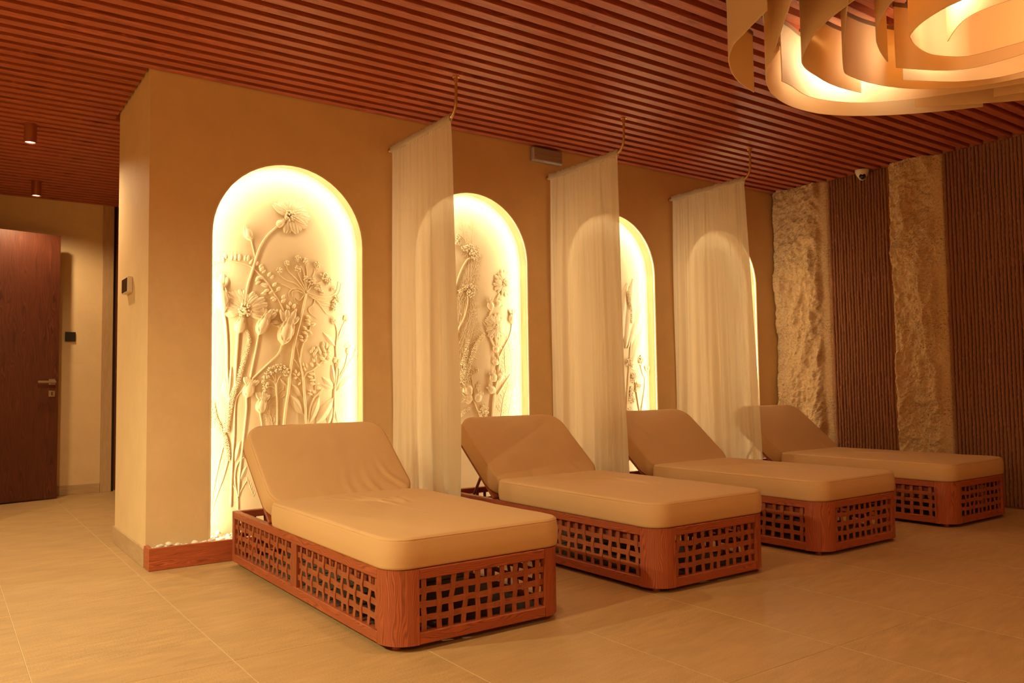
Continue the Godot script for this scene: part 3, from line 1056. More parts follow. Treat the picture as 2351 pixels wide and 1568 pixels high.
func build_loungers() -> void:
	make_strips()
	for k in 4:
		var f: Array = [
			[[0.00, -0.28, 0.16, 0.0042, 1.35], [0.10, -0.22, 0.10, 0.0034, 1.9], [-0.12, -0.36, 0.15, 0.002, 1.2]],
			[[0.12, -0.02, 0.13, 0.0042, 1.7], [0.02, -0.10, 0.10, 0.003, 1.2]],
			[[0.05, -0.05, 0.15, 0.0042, 1.4], [-0.10, -0.20, 0.12, 0.0026, 1.8]],
			[[0.0, -0.12, 0.15, 0.004, 1.5], [0.12, 0.02, 0.12, 0.0026, 1.1]]][k]
		seat_shapes.append(cushion(LW + 0.012, LL - 0.569, 0.112, 0.100, 21 + k, f))
		var g := [[0.05, 0.25, 0.12, 0.0030, 1.57], [0.17, 0.23, 0.12, 0.0034, 1.45], [0.30, 0.20, 0.12, 0.0034, 1.2], [-0.15, 0.27, 0.08, 0.002, 1.6]]
		back_shapes.append(cushion(LW - 0.01, 0.58, 0.108, 0.105, 31 + k, g if k == 0 else [[0.22, 0.25, 0.10, 0.0026, 1.3], [-0.12, 0.26, 0.10, 0.0018, 1.6]], 0.008))
	seat_piping = piping(LW + 0.012, LL - 0.569, 0.100, 0.0)
	back_piping = piping(LW - 0.01, 0.58, 0.105, 0.0)
	var labels := [
		"wooden lounger with beige cushions whose side and rear frame stand clear, beside the wall end",
		"second wooden lounger from the wall end, before the niche of two open daisies",
		"third wooden lounger from the wall end, before the niche of slender spikes and leaves",
		"last wooden lounger of the row, against the stone and rope wall"]
	var lx := [0.3836, 1.6921, 2.9409, 4.2901]
	for k in 4:
		build_lounger(Vector3(lx[k], 0, 0.240 + [0.0, -0.001, -0.010, 0.006][k]), k, labels[k])

# ---------------------------------------------------------------- curtains, planter, small fittings
func build_curtain(i: int, label: String, rod_label: String) -> void:
	var x := 1.455 + i * PITCH
	var rod := thing("curtain_rod", rod_label, "curtain rod", Vector3(x, 2.478, 0), "bent brass curtain rods")
	var pts := [Vector3(0, 0, 0.0), Vector3(0, 0, 0.40), Vector3(0, 0, 0.745)]
	for k in range(1, 8):
		var a := deg_to_rad(80.0) * k / 7.0
		pts.append(Vector3(0, 0.088 * (1.0 - cos(a)), 0.745 + 0.082 * sin(a)))
	pts.append(Vector3(0, 0.13, 0.829))
	pts.append(Vector3(0, H - 2.478, 0.830))
	var b := MB.new()
	b.tube(pts, [0.0085], 12)
	part(rod, "rod", b.mesh(), M.brass)
	var c := MB.new()
	c.lathe([Vector2(0.0, 0.0), Vector2(0.013, 0.0), Vector2(0.013, 0.030), Vector2(0.020, 0.031), Vector2(0.020, 0.036), Vector2(0.0, 0.036)], 20, Vector3(0, H - 2.478 - 0.036, 0.830))
	part(rod, "ceiling_socket", c.mesh(), M.brass)
	var w := MB.new()
	w.tube([Vector3(0, 0, 0.0005), Vector3(0, 0, 0.014)], [0.016], 16)
	part(rod, "wall_socket", w.mesh(), M.brass)
	# the cloth
	var o := thing("sheer_curtain", label, "curtain", Vector3(x, 0.15, 0), "sheer curtains between the loungers")
	var nn := noise(60 + i * 7, 1.0, 2)
	var nz := 150
	var ny := 70
	var top := 2.462 - 0.15
	var cl := MB.new()
	for j in ny + 1:
		var s := float(j) / ny      # 0 at the hem, 1 at the rod
		var y := top * s
		for k in nz + 1:
			var t := float(k) / nz
			var loose := pow(1.0 - s, 0.55)
			var z := 0.028 + t * (0.742 + 0.075 * (1.0 - s)) - 0.03 * (1.0 - s) * (1.0 - t)
			var wave := 0.0
			wave += 0.016 * sin(t * 34.0 + 4.0 * nn.get_noise_2d(t * 2.6, s * 0.5) + i)
			wave += 0.022 * nn.get_noise_2d(t * 4.5, s * 0.45 + 5.0)
			wave += 0.006 * sin(t * 71.0 + 5.0 * nn.get_noise_2d(t * 4.0, 8.0) + 2.0 * i)
			var gather := 0.0045 * sin(t * 150.0 + 6.0 * nn.get_noise_2d(t * 9.0, 2.0)) * pow(s, 6.0)
			z += 0.010 * loose * nn.get_noise_2d(t * 6.0 + 20.0, s * 0.6)
			cl.add(Vector3(wave * (0.22 + 0.95 * loose) + gather, y, z), Vector2(t, s))
	for j in ny:
		for k in nz:
			var a := j * (nz + 1) + k
			cl.quad(a, a + 1, a + nz + 2, a + nz + 1)
	part(o, "cloth", cl.mesh(), M.sheer)
	# gathered sleeve round the rod
	var h := MB.new()
	var rings := 120
	for k in rings + 1:
		var t := float(k) / rings
		var z := 0.024 + 0.745 * t
		var ruff := nn.get_noise_2d(t * 34.0, 1.0)
		for a in 10:
			var an := TAU * a / 10
			var rr := 0.0145 + 0.0030 * ruff + 0.0020 * nn.get_noise_2d(t * 70.0, a * 1.3)
			var up := 0.010 * maxf(0.0, sin(an)) * (1.0 + 0.7 * ruff)
			h.add(Vector3(cos(an) * rr * 0.75, 2.478 - 0.15 + sin(an) * (rr + 0.004) + up, z), Vector2(t, an))
	for k in rings:
		for a in 10:
			var a2 := (a + 1) % 10
			h.quad(k * 10 + a, k * 10 + a2, k * 10 + 10 + a2, k * 10 + 10 + a)
	part(o, "rod_sleeve", h.mesh(), M.hem)

func build_planter() -> void:
	var z1 := 0.127
	var hp := 0.116
	var o := thing("pebble_trough", "low wooden kerb trough running along the foot of the niche wall", "trough", Vector3(0, 0, 0))
	part(o, "front_board", boxm(Vector3(-0.008, 0.001, z1 - 0.024), Vector3(XR - 0.12, hp, z1), 0.0015, 0), M.kerb)
	part(o, "end_board", boxm(Vector3(-0.008, 0.001, 0.001), Vector3(0.014, hp - 0.0005, z1 - 0.0245), 0.0015, 2, Vector2(0.3, 0.2)), M.kerb)
	var bed := MB.new()
	bed.box(Vector3(0.014, 0.002, 0.0005), Vector3(XR - 0.12, 0.088, z1 - 0.0245))
	for i in 4:
		var nx := NX + i * PITCH
		bed.box(Vector3(nx + 0.001, 0.002, -ND + 0.001), Vector3(nx + NW - 0.001, 0.088, 0.0))
	part(o, "gravel_bed", bed.mesh(), M.gravel)
	# pebbles: those that show are things, the rest is stuff
	var r := RandomNumberGenerator.new()
	r.seed = 5
	var kinds := []
	for k in 6:
		var nn := noise(90 + k, 1.0, 2)
		var b := MB.new()
		var rows := 5
		var cols := 8
		b.add(Vector3(0, -0.62, 0))
		for j in range(1, rows):
			for c in cols:
				var p := Vector3(sin(PI * j / rows) * cos(TAU * c / cols), -cos(PI * j / rows), sin(PI * j / rows) * sin(TAU * c / cols))
				p *= 1.0 + 0.22 * nn.get_noise_3d(p.x * 1.4, p.y * 1.4, p.z * 1.4)
				b.add(Vector3(p.x, p.y * 0.62, p.z * 0.78))
		var last := b.add(Vector3(0, 0.62, 0))
		for c in cols:
			var c2 := (c + 1) % cols
			b.tri(0, 1 + c, 1 + c2)
			for j in rows - 2:
				b.quad(1 + j * cols + c, 1 + (j + 1) * cols + c, 1 + (j + 1) * cols + c2, 1 + j * cols + c2)
			b.tri(last, 1 + (rows - 2) * cols + c2, 1 + (rows - 2) * cols + c)
		kinds.append(b.mesh())
	var spots := []
	var x := 0.03
	while x < 0.60:
		var z := 0.016
		while z < z1 - 0.03:
			spots.append(Vector3(x + r.randf_range(-0.006, 0.006), 0.0, z + r.randf_range(-0.006, 0.006)))
			z += 0.0205
		x += 0.0225
	x = NX + 0.016
	while x < NX + 0.56:
		var z := -ND + 0.016
		while z < -0.004:
			spots.append(Vector3(x + r.randf_range(-0.005, 0.005), 0.004, z + r.randf_range(-0.006, 0.006)))
			z += 0.0215
		x += 0.0225
	for p in [Vector3(0.236, 0.014, 0.07), Vector3(0.39, 0.016, -0.05), Vector3(0.44, 0.014, -0.03), Vector3(0.15, 0.010, 0.05), Vector3(0.10, 0.009, 0.08), Vector3(0.12, 0.012, 0.075)]: spots.append(p)
	var shown := mini(spots.size(), 298)
	for k in shown:
		var p: Vector3 = spots[k]
		var size := r.randf_range(0.0105, 0.0155) * (1.35 if p.y > 0.008 else 1.0)
		var m := part(self, "pebble", kinds[r.randi_range(0, 5)], M.pebble)
		var rise := size * 0.30 + (size * 0.9 if r.randf() < 0.16 else r.randf_range(0.0, 0.004))
		m.transform = Transform3D(Basis.from_euler(Vector3(r.randf_range(-0.35, 0.35), r.randf() * TAU, r.randf_range(-0.35, 0.35))).scaled(Vector3.ONE * size), Vector3(p.x, 0.090 + p.y + rise, p.z))
		tag(m, "small rounded white pebble in the wooden trough under the niche wall", "pebble", "white pebbles in the trough near the wall end")
	var mm := MultiMesh.new()
	mm.transform_format = MultiMesh.TRANSFORM_3D
	mm.mesh = kinds[2]
	var rest := []
	x = 0.61
	while x < XR - 0.14:
		var z := 0.016
		while z < z1 - 0.03:
			rest.append(Vector3(x + r.randf_range(-0.006, 0.006), 0.0, z + r.randf_range(-0.006, 0.006)))
			z += 0.0205
		x += 0.0225
	for i in 4:
		x = NX + i * PITCH + (0.58 if i == 0 else 0.016)
		while x < NX + i * PITCH + NW - 0.012:
			var z := -ND + 0.016
			while z < -0.004:
				rest.append(Vector3(x, 0.002, z + r.randf_range(-0.006, 0.006)))
				z += 0.0215
			x += 0.0225
	mm.instance_count = rest.size()
	for k in rest.size():
		var size := r.randf_range(0.011, 0.016)
		mm.set_instance_transform(k, Transform3D(Basis.from_euler(Vector3(r.randf_range(-0.3, 0.3), r.randf() * TAU, r.randf_range(-0.3, 0.3))).scaled(Vector3.ONE * size), rest[k] + Vector3(0, 0.090 + size * 0.4, 0)))
	var mi := MultiMeshInstance3D.new()
	mi.name = "pebble_bed"
	mi.multimesh = mm
	mi.material_override = M.pebble
	add_child(mi)
	tag(mi, "bed of white pebbles behind the loungers along the niche wall", "pebbles")
	mi.set_meta("kind", "stuff")

func build_fittings() -> void:
	# emergency light box high on the niche wall
	var e := thing("emergency_light", "flat grey emergency light box under the ceiling between two curtains", "emergency light", Vector3(2.735, 2.635, 0))
	var eb := MB.new()
	eb.box(Vector3(-0.136, -0.050, 0.0), Vector3(0.136, 0.050, 0.022), 0.004)
	part(e, "base", eb.mesh(), M.grey_plastic)
	var ec := MB.new()
	ec.box(Vector3(-0.140, -0.054, 0.022), Vector3(0.140, 0.054, 0.046), 0.010)
	part(e, "cover", ec.mesh(), M.grey_plastic)
	part(e, "cover_rib", boxm(Vector3(-0.125, -0.004, 0.045), Vector3(0.125, 0.000, 0.048), 0.001), M.grey_plastic)
	part(e, "cover_rib", boxm(Vector3(-0.125, -0.040, 0.045), Vector3(0.125, -0.036, 0.048), 0.001), M.grey_plastic)
	var el := MB.new()
	el.tube([Vector3(-0.118, -0.024, 0.045), Vector3(-0.118, -0.024, 0.049)], [0.0075], 16)
	part(e, "indicator_ring", el.mesh(), M.red_lens)
	# wall panel on the end face of the niche wall
	var s := thing("wall_controller", "small cream controller with two dark windows on the wall end", "controller", Vector3(0, 1.56, -0.51))
	part(s, "housing", boxm(Vector3(-0.030, -0.046, -0.085), Vector3(-0.0005, 0.046, 0.085), 0.003), M.white)
	part(s, "window", boxm(Vector3(-0.032, -0.040, -0.080), Vector3(-0.0295, 0.040, -0.005), 0.001), M.black)
	part(s, "window", boxm(Vector3(-0.032, -0.040, 0.007), Vector3(-0.0295, 0.040, 0.080), 0.001), M.black)
	# black thermostat by the open door
	var t := thing("thermostat", "square black thermostat on the corridor wall beside the open door", "thermostat", Vector3(0.069, 1.445, ZB))
	part(t, "base_plate", boxm(Vector3(-0.041, -0.041, 0.0), Vector3(0.041, 0.041, 0.008), 0.002), M.rubber)
	part(t, "front_plate", boxm(Vector3(-0.043, -0.043, 0.008), Vector3(0.043, 0.043, 0.018), 0.002), M.black)
	# turret camera where the ceiling meets the rope wall
	var c := thing("security_camera", "white turret security camera under the ceiling by the rope field", "camera", Vector3(5.36, H, 0.955))
	var cb := MB.new()
	cb.lathe([Vector2(0.0, -0.058), Vector2(0.034, -0.058), Vector2(0.046, -0.040), Vector2(0.056, -0.012), Vector2(0.056, 0.0), Vector2(0.0, 0.0)], 24)
	part(c, "mount", cb.mesh(), M.white)
	var look := (cam_pos + Vector3(0.8, 0, 0) - Vector3(5.36, H, 0.955)).normalized()
	var sp := SphereMesh.new()
	sp.radius = 0.033
	sp.height = 0.066
	part(c, "eyeball", sp, M.white, Transform3D(Basis(), Vector3(0, -0.052, 0) + look * 0.004))
	var ln := MB.new()
	ln.tube([Vector3(0, -0.052, 0) + look * 0.022, Vector3(0, -0.052, 0) + look * 0.0385], [0.027, 0.026], 20)
	part(c, "lens", ln.mesh(), M.black)

# ---------------------------------------------------------------- plaster flower reliefs on the niche backs
var egg: MB          # leaflet or bud, grows along +y from 0 to 1
var blade: MB        # petal, grows along +y
var leaf_mb: MB      # flat leaf with a midrib
var bead: MB
var egg_mesh: ArrayMesh
var blade_mesh: ArrayMesh
var leaf_mesh: ArrayMesh

func unit_shapes() -> void:
	egg = MB.new()
	dome(egg, 7, 6, func(s): return 0.30 * pow(sin(PI * pow(s, 0.80)), 0.75), 0.22, 0.0)
	blade = MB.new()
	dome(blade, 8, 6, func(s): return 0.17 * pow(sin(PI * clampf(pow(s, 0.9) * 0.90 + 0.02, 0, 1)), 0.7), 0.10, 0.35)
	leaf_mb = MB.new()
	dome(leaf_mb, 10, 8, func(s): return 0.20 * pow(sin(PI * pow(s, 0.9)), 0.9), 0.05, -0.6)
	bead = MB.new()
	var rows := 3
	var cols := 6
	for j in range(0, rows + 1):
		for c in cols:
			var a := PI / 2.0 * j / rows
			bead.add(Vector3(cos(a) * cos(TAU * c / cols), cos(a) * sin(TAU * c / cols), sin(a) * 0.9))
	for j in rows:
		for c in cols:
			var c2 := (c + 1) % cols
			bead.quad(j * cols + c, j * cols + c2, (j + 1) * cols + c2, (j + 1) * cols + c)
	egg_mesh = egg.mesh()
	blade_mesh = blade.mesh()
	leaf_mesh = leaf_mb.mesh()

func dome(b: MB, rows: int, cols: int, half: Callable, high: float, groove: float) -> void:   # raised tongue lying on z = 0; groove > 0 dents the middle, < 0 raises a rib
	for j in rows + 1:
		var s := float(j) / rows
		var w: float = maxf(half.call(s), 0.004)
		for c in cols + 1:
			var t := float(c) / cols * 2.0 - 1.0
			var z := high * sqrt(maxf(0.0, 1.0 - t * t)) * (0.45 + 0.55 * sin(PI * clampf(s, 0.04, 0.96)))
			z *= 1.0 - groove * maxf(0.0, 1.0 - absf(t) * 3.0)
			b.add(Vector3(t * w, s, z - 0.01))
	for j in rows:
		for c in cols:
			var a := j * (cols + 1) + c
			b.quad(a, a + 1, a + cols + 2, a + cols + 1)

func grow(base: Vector3, tip: Vector3, wide := 1.0, high := 1.0) -> Transform3D:   # places a unit shape so that it runs from base to tip on the panel
	var y := tip - base
	var l := y.length()
	var x := Vector3(y.y, -y.x, 0).normalized() * l * wide
	return Transform3D(Basis(x, y, Vector3(0, 0, l * high)), base)

class Relief:
	var host: Node3D
	var root: Node3D
	var plane: float
	func at(u: float, v: float, lift := 0.0) -> Vector3:
		var p: Vector3 = host.on_z(u, v, plane) - root.position
		return Vector3(clampf(p.x, -0.468, 0.468), p.y, lift)   # nothing grows into the sides of the niche
	func line(px: Array) -> Array:
		var out := []
		for q in px: out.append(at(q[0], q[1], q[2] if q.size() > 2 else 0.0))
		return out

func trimmed(b: MB) -> ArrayMesh:   # the cast plants end flush with the sides of the niche
	for i in b.v.size():
		var p := b.v[i]
		b.v[i] = Vector3(clampf(p.x, -NW / 2.0 + 0.0015, NW / 2.0 - 0.0015), p.y, p.z)
	return b.mesh()

func stems(rl: Relief, called: String, lines: Array) -> MeshInstance3D:   # each line is [radius at start, radius at end, [pixels]]
	var b := MB.new()
	for l in lines:
		var pts := smooth_line(rl.line(l[2]), 5)
		var radii := []
		for k in pts.size():
			var r := lerpf(l[0], l[1], float(k) / (pts.size() - 1))
			radii.append(r)
			pts[k] += Vector3(0, 0, r * 0.35)
		b.tube(pts, radii, 7)
	return part(rl.root, called, trimmed(b), M.panel)

func leaflets(rl: Relief, plant: Node3D, spots: Array, axis: Array, size: float, origin: Array, scale: float) -> void:   # egg-shaped leaflets that point away from the nearest stem point
	var ax := smooth_line(rl.line(axis), 4)
	for s in spots:
		var c := rl.at(origin[0] + s[0] / scale, origin[1] + s[1] / scale)
		var near: Vector3 = ax[0]
		for p in ax:
			if p.distance_to(c) < near.distance_to(c): near = p
		var d := c - near
		d.z = 0
		d = d.normalized() if d.length() > 0.002 else Vector3(0.7, 0.7, 0)
		d = (d + Vector3(0, 0.25, 0)).normalized()
		var l := size * rng.randf_range(0.85, 1.2)
		part(plant, "leaflet", egg_mesh, M.panel, grow(c - d * l * 0.55, c + d * l * 0.45, rng.randf_range(0.85, 1.15), 1.2))

func leaf(rl: Relief, plant: Node3D, base: Array, tip: Array, wide := 1.0, high := 1.0) -> void:
	part(plant, "leaf", leaf_mesh, M.panel, grow(rl.at(base[0], base[1], -0.0005), rl.at(tip[0], tip[1], -0.0005), wide, high))

func daisy(rl: Relief, plant: Node3D, c: Array, r: float, n: int, a0: float, a1: float, called := "flower_head", squash := 1.0, lift := 0.006) -> void:
	var b := MB.new()
	var o := rl.at(c[0], c[1])
	for layer in 2:
		for k in n:
			var t := (k + 0.5 * layer) / n
			var a := deg_to_rad(lerpf(a0, a1, t) + rng.randf_range(-4, 4))
			var l := r * rng.randf_range(0.88, 1.05) * (1.0 if layer == 0 else 0.80)
			var d := Vector3(cos(a), sin(a) * squash, 0)
			var z := Vector3(0, 0, lift * 0.3 + layer * lift * 0.55)
			b.append(blade, grow(o + d * l * 0.12 + z, o + d * l + z * 0.6, rng.randf_range(1.25, 1.6) * (15.0 / n if n > 10 else 1.3), 1.2))
	for k in 46:
		var a := rng.randf() * TAU
		var q := sqrt(rng.randf()) * r * 0.27
		b.append(bead, Transform3D(Basis().scaled(Vector3.ONE * r * 0.055), o + Vector3(cos(a) * q, sin(a) * q, lift * 1.15 + r * 0.05 * (1.0 - q / (r * 0.27)))))
	part(plant, called, trimmed(b), M.panel)

func calyx(rl: Relief, plant: Node3D, base: Array, top: Array, wide: float, called := "bud", frill := 0) -> void:   # bulb of overlapping scales, petals at its mouth
	var b := MB.new()
	var p := rl.at(base[0], base[1])
	var q := rl.at(top[0], top[1])
	var l := p.distance_to(q)
	var d := (q - p) / l
	var s := Vector3(d.y, -d.x, 0)
	b.append(egg, grow(p - d * l * 0.05, q + d * l * 0.12, wide / (l * 0.62), 1.3))
	for row in 4:
		var h := 0.12 + row * 0.20
		var half := wide * 0.42 * sin(PI * clampf(h + 0.12, 0.1, 0.9))
		var count := 3 + row % 2
		for k in count:
			var t := (k + 0.5) / count * 2.0 - 1.0
			var c := p + d * l * h + s * half * t + Vector3(0, 0, 0.013 * l / 0.05 * sqrt(1.0 - t * t * 0.8))
			b.append(blade, grow(c, c + d * l * 0.36 + s * half * t * 0.25, 1.5, 0.7))
	for k in frill:
		var t := (k + 0.5) / frill * 2.0 - 1.0
		var c := p + d * l * 0.86 + s * wide * 0.34 * t + Vector3(0, 0, 0.008)
		b.append(blade, grow(c, c + (d + s * t * 0.8).normalized() * l * rng.randf_range(0.42, 0.6), 1.5, 1.2))
	part(plant, called, trimmed(b), M.panel)

func spike(rl: Relief, axis: Array, r0: float, r1: float, grain: float, called := "flower_spike") -> void:   # grains packed round an axis
	var b := MB.new()
	var pts := smooth_line(rl.line(axis), 8)
	b.tube(pts, [minf(r0, r1) * 0.6], 6)
	var run := 0.0
	for k in pts.size() - 1:
		run += pts[k].distance_to(pts[k + 1])
	var rows := int(run / (grain * 1.25))
	for j in rows:
		var t := (j + 0.5) / rows
		var f := t * (pts.size() - 1)
		var p: Vector3 = pts[int(f)].lerp(pts[mini(int(f) + 1, pts.size() - 1)], f - int(f))
		var d: Vector3 = (pts[mini(int(f) + 1, pts.size() - 1)] - pts[int(f)]).normalized()
		var s := Vector3(d.y, -d.x, 0)
		var r := lerpf(r0, r1, t)
		var count := maxi(2, int(r * 2.6 / grain))
		for k in count:
			var a := PI * (k + 0.5 + 0.35 * (j % 2)) / (count + 0.2)
			var g := grain * rng.randf_range(0.5, 0.78)
			b.append(bead, Transform3D(Basis().scaled(Vector3(g, g, g)), p + s * cos(a) * r + Vector3(0, 0, sin(a) * r * 0.8) + d * rng.randf_range(-0.3, 0.3) * grain))
	part(rl.root, called, trimmed(b), M.panel)

func umbel(rl: Relief, plant: Node3D, c: Array, r: float, n: int, grain: float, called := "umbel") -> void:   # cluster of beads
	var b := MB.new()
	var o := rl.at(c[0], c[1])
	for k in n:
		var a := rng.randf() * TAU
		var q := sqrt(rng.randf()) * r
		var g := grain * rng.randf_range(0.7, 1.2)
		b.append(bead, Transform3D(Basis().scaled(Vector3.ONE * g), o + Vector3(cos(a) * q, sin(a) * q, 0.004 + 0.006 * (1.0 - q / r))))
	part(plant, called, trimmed(b), M.panel)

func frond(rl: Relief, axis: Array, reach: float, called := "fern_frond", twigs := 16, fine := true) -> void:   # feathery stem with side twigs
	var b := MB.new()
	var pts := smooth_line(rl.line(axis), 6)
	b.tube(pts, [0.0022], 5)
	for k in twigs:
		var t := (k + 0.6) / twigs
		var f := t * (pts.size() - 1)
		var p: Vector3 = pts[int(f)].lerp(pts[mini(int(f) + 1, pts.size() - 1)], f - int(f))
		var d: Vector3 = (pts[mini(int(f) + 1, pts.size() - 1)] - pts[int(f)]).normalized()
		var s := Vector3(d.y, -d.x, 0) * (1.0 if k % 2 == 0 else -1.0)
		var l := reach * (1.0 - 0.65 * t) * rng.randf_range(0.8, 1.15)
		var w := (d * 0.75 + s).normalized()
		var tip := p + w * l
		b.tube([p, p + w * l * 0.5 + d * l * 0.06, tip + d * l * 0.2], [0.0018, 0.0016, 0.0009], 5)
		if fine:
			for m in 5:
				var q := p.lerp(tip, 0.25 + 0.17 * m)
				var s2 := Vector3(w.y, -w.x, 0) * (1.0 if m % 2 == 0 else -1.0)
				var e := q + (w * 0.8 + s2).normalized() * l * 0.34
				b.append(blade, grow(q, e, 0.85, 0.9))
		else:
			b.append(egg, grow(tip - w * l * 0.2, tip + w * l * 0.4, 0.9, 1.0))
	part(rl.root, called, trimmed(b), M.panel)

func new_relief(i: int, label: String) -> Relief:
	var rl := Relief.new()
	rl.host = self
	rl.plane = -ND
	var cx := NX + NW / 2.0 + i * PITCH
	rl.root = thing("flower_relief", label, "relief", Vector3(cx, 0.0, -ND), "plaster flower reliefs in the niches")
	var b := MB.new()
	var a := arch_points(i, 0.0005, 0.0)
	var f := b.v.size()
	var low := Vector2(cx, 0.6)
	var c := b.add(Vector3(low.x - cx, low.y, 0))
	for p in a: b.add(Vector3(p.x - cx, p.y, 0))
	for k in range(1, a.size()): b.tri(c, f + 1 + k, f + k)
	b.tri(c, f + 1, f + a.size())
	for k in a.size():
		var p: Vector2 = a[k]
		var q: Vector2 = a[(k + 1) % a.size()]
		b.poly([Vector3(p.x - cx, p.y, 0), Vector3(q.x - cx, q.y, 0), Vector3(q.x - cx, q.y, -0.02), Vector3(p.x - cx, p.y, -0.02)])
	part(rl.root, "back_panel", b.mesh(), M.panel)
	return rl

func relief_one() -> void:
	var rl := new_relief(0, "tall cream plaster relief of many meadow flowers in the niche nearest the wall end")
	var p: Node3D
	# tall flower that leans to the right, with a bud
	p = stems(rl, "tall_flower", [[0.0055, 0.0080, [[637, 519], [615, 539], [600.5, 560], [591, 581], [585, 600], [577, 628], [568, 657], [562, 690]]], [0.0035, 0.0040, [[577, 551], [579, 562], [585, 588]]], [0.0016, 0.0020, [[586, 628], [577, 645], [572, 660]]]])
	calyx(rl, p, [575, 552], [563, 520], 0.050)
	calyx(rl, p, [636, 520], [651, 506], 0.042, "calyx", 0)
	daisy(rl, p, [664, 496], 0.125, 15, -105, 165, "flower_head", 0.92, 0.010)
	# arched sprig of egg-shaped leaflets
	var arc := [[484, 613], [500, 604], [516, 599], [531, 599], [549, 603], [565, 607], [577, 613], [592, 626], [612, 647], [623, 664], [632, 679], [643, 695], [652, 716], [658, 728]]
	p = stems(rl, "arched_sprig", [[0.0022, 0.0045, arc], [0.0020, 0.0026, [[600, 648], [611, 650]]], [0.002, 0.0026, [[640, 665], [630, 672]]], [0.002, 0.0026, [[610, 675], [628, 672]]], [0.002, 0.003, [[676, 707], [668, 715], [674, 728], [676, 745]]], [0.002, 0.003, [[616, 722], [640, 724], [655, 730]]], [0.002, 0.003, [[621, 742], [632, 748], [645, 753]]]])
	leaflets(rl, p, [[125, 270], [215, 215], [270, 225], [310, 180], [405, 195], [460, 195], [520, 195], [605, 210], [650, 210], [700, 265], [780, 290], [840, 330], [890, 410], [860, 370], [970, 455], [1015, 490], [830, 505], [790, 530], [795, 585], [860, 605], [895, 620], [1050, 605], [1110, 670], [920, 705], [880, 745], [985, 730], [1015, 815], [1180, 790], [1180, 850], [1040, 840]], arc, 0.036, [470, 560], 6.533)
	leaflets(rl, p, [[1245, 945], [1280, 895], [1340, 930], [1360, 1000], [1260, 1070], [1030, 1180], [1065, 1175], [1110, 1230], [1160, 1215]], [[676, 745], [674, 728], [666, 712]], 0.036, [470, 560], 6.533)
	leaflets(rl, p, [[985, 1020], [1040, 1010], [1085, 1010], [1140, 1025], [1170, 1055], [950, 1045]], [[612, 726], [655, 730]], 0.034, [470, 560], 6.533)
	# big open flower
	p = stems(rl, "open_flower", [[0.010, 0.0075, [[551, 735], [546.5, 759], [545, 780], [542, 824], [540, 868], [536, 905]]]])
	calyx(rl, p, [547, 764], [554, 732], 0.062, "calyx")
	daisy(rl, p, [560, 712], 0.150, 15, -22, 205, "flower_head", 0.85, 0.011)
	# flower cut by the left edge
	p = stems(rl, "edge_flower", [[0.0105, 0.0060, [[503, 690], [511, 713], [517, 744], [520, 790], [520.5, 839], [523, 883], [525, 920], [521, 985]]], [0.0015, 0.002, [[517, 842], [523, 858]]]])
	calyx(rl, p, [512, 716], [500, 655], 0.082, "flower_head", 5)
	leaf(rl, p, [525, 922], [516, 868], 1.1)
	leaf(rl, p, [524, 915], [531, 842], 0.6)
	# scaly buds on bent stems meeting in a cup flower
	p = stems(rl, "scaly_buds", [[0.0050, 0.0062, [[594, 766], [591, 783], [586, 809], [579, 842], [574, 869]]], [0.0056, 0.0062, [[648, 788], [639, 812], [617, 834], [595, 855], [578, 871]]], [0.0014, 0.002, [[645, 817], [641, 812], [636, 815]]], [0.0065, 0.0052, [[565, 905], [566, 934], [564, 956], [561, 985], [556, 1030], [550, 1090], [547, 1140]]], [0.0045, 0.0060, [[558, 895], [545, 909], [540, 927], [538, 956], [537, 1000], [534, 1040], [531, 1100], [529, 1164]]]])
	calyx(rl, p, [593, 768], [611, 724], 0.066, "bud", 4)
	calyx(rl, p, [648, 790], [662, 735], 0.088, "bud", 4)
	calyx(rl, p, [566, 912], [574, 880], 0.066, "bud", 6)
	# two long grain spikes
	spike(rl, [[567, 757], [571, 775], [571, 787], [564, 812], [558, 834], [551, 856], [545, 880], [537, 900], [530, 922], [524, 949], [520, 975], [517, 992]], 0.009, 0.019, 0.0062)
	spike(rl, [[483, 927], [486, 941], [492, 963], [502, 981], [512, 999], [518, 1015], [522, 1038], [524, 1058]], 0.023, 0.011, 0.0066)
	stems(rl, "spike_stem", [[0.0050, 0.0056, [[513, 1020], [504, 1055], [497, 1085], [488, 1133], [482, 1184]]], [0.0050, 0.0058, [[523, 1056], [513, 1093], [503, 1120], [494, 1146], [484, 1178]]]])
	# domed cluster of beads
	p = stems(rl, "bead_dome", [[0.0044, 0.0056, [[634, 880], [634, 892], [636, 927], [636, 985], [632, 1060]]], [0.002, 0.003, [[615, 870], [628, 876], [634, 890]]], [0.002, 0.003, [[622, 858], [630, 870], [634, 884]]], [0.002, 0.003, [[632, 860], [634, 874]]], [0.002, 0.003, [[646, 862], [640, 868], [634, 882]]], [0.002, 0.003, [[655, 862], [642, 866], [635, 880]]], [0.002, 0.003, [[612, 888], [624, 888], [634, 893]]]])
	for c in [[608, 897], [604, 888], [605, 877], [607, 866], [611, 856], [618, 848], [626, 843], [635, 840], [644, 841], [652, 843], [659, 848], [663, 855], [614, 866], [622, 856], [632, 850], [643, 850], [652, 854], [656, 860], [613, 880], [609, 889]]:
		umbel(rl, p, c, 0.012, 9, 0.0052, "bead_cluster")
	# thistle and feathery twig
	p = stems(rl, "thistle", [[0.0042, 0.0042, [[596, 944], [598, 958], [601, 978], [602, 1030]]]])
	calyx(rl, p, [596, 948], [602, 914], 0.060, "bud", 5)
	frond(rl, [[626, 976], [621, 955], [613, 944], [617, 920], [636, 906], [652, 893]], 0.060, "feathery_twig", 18)
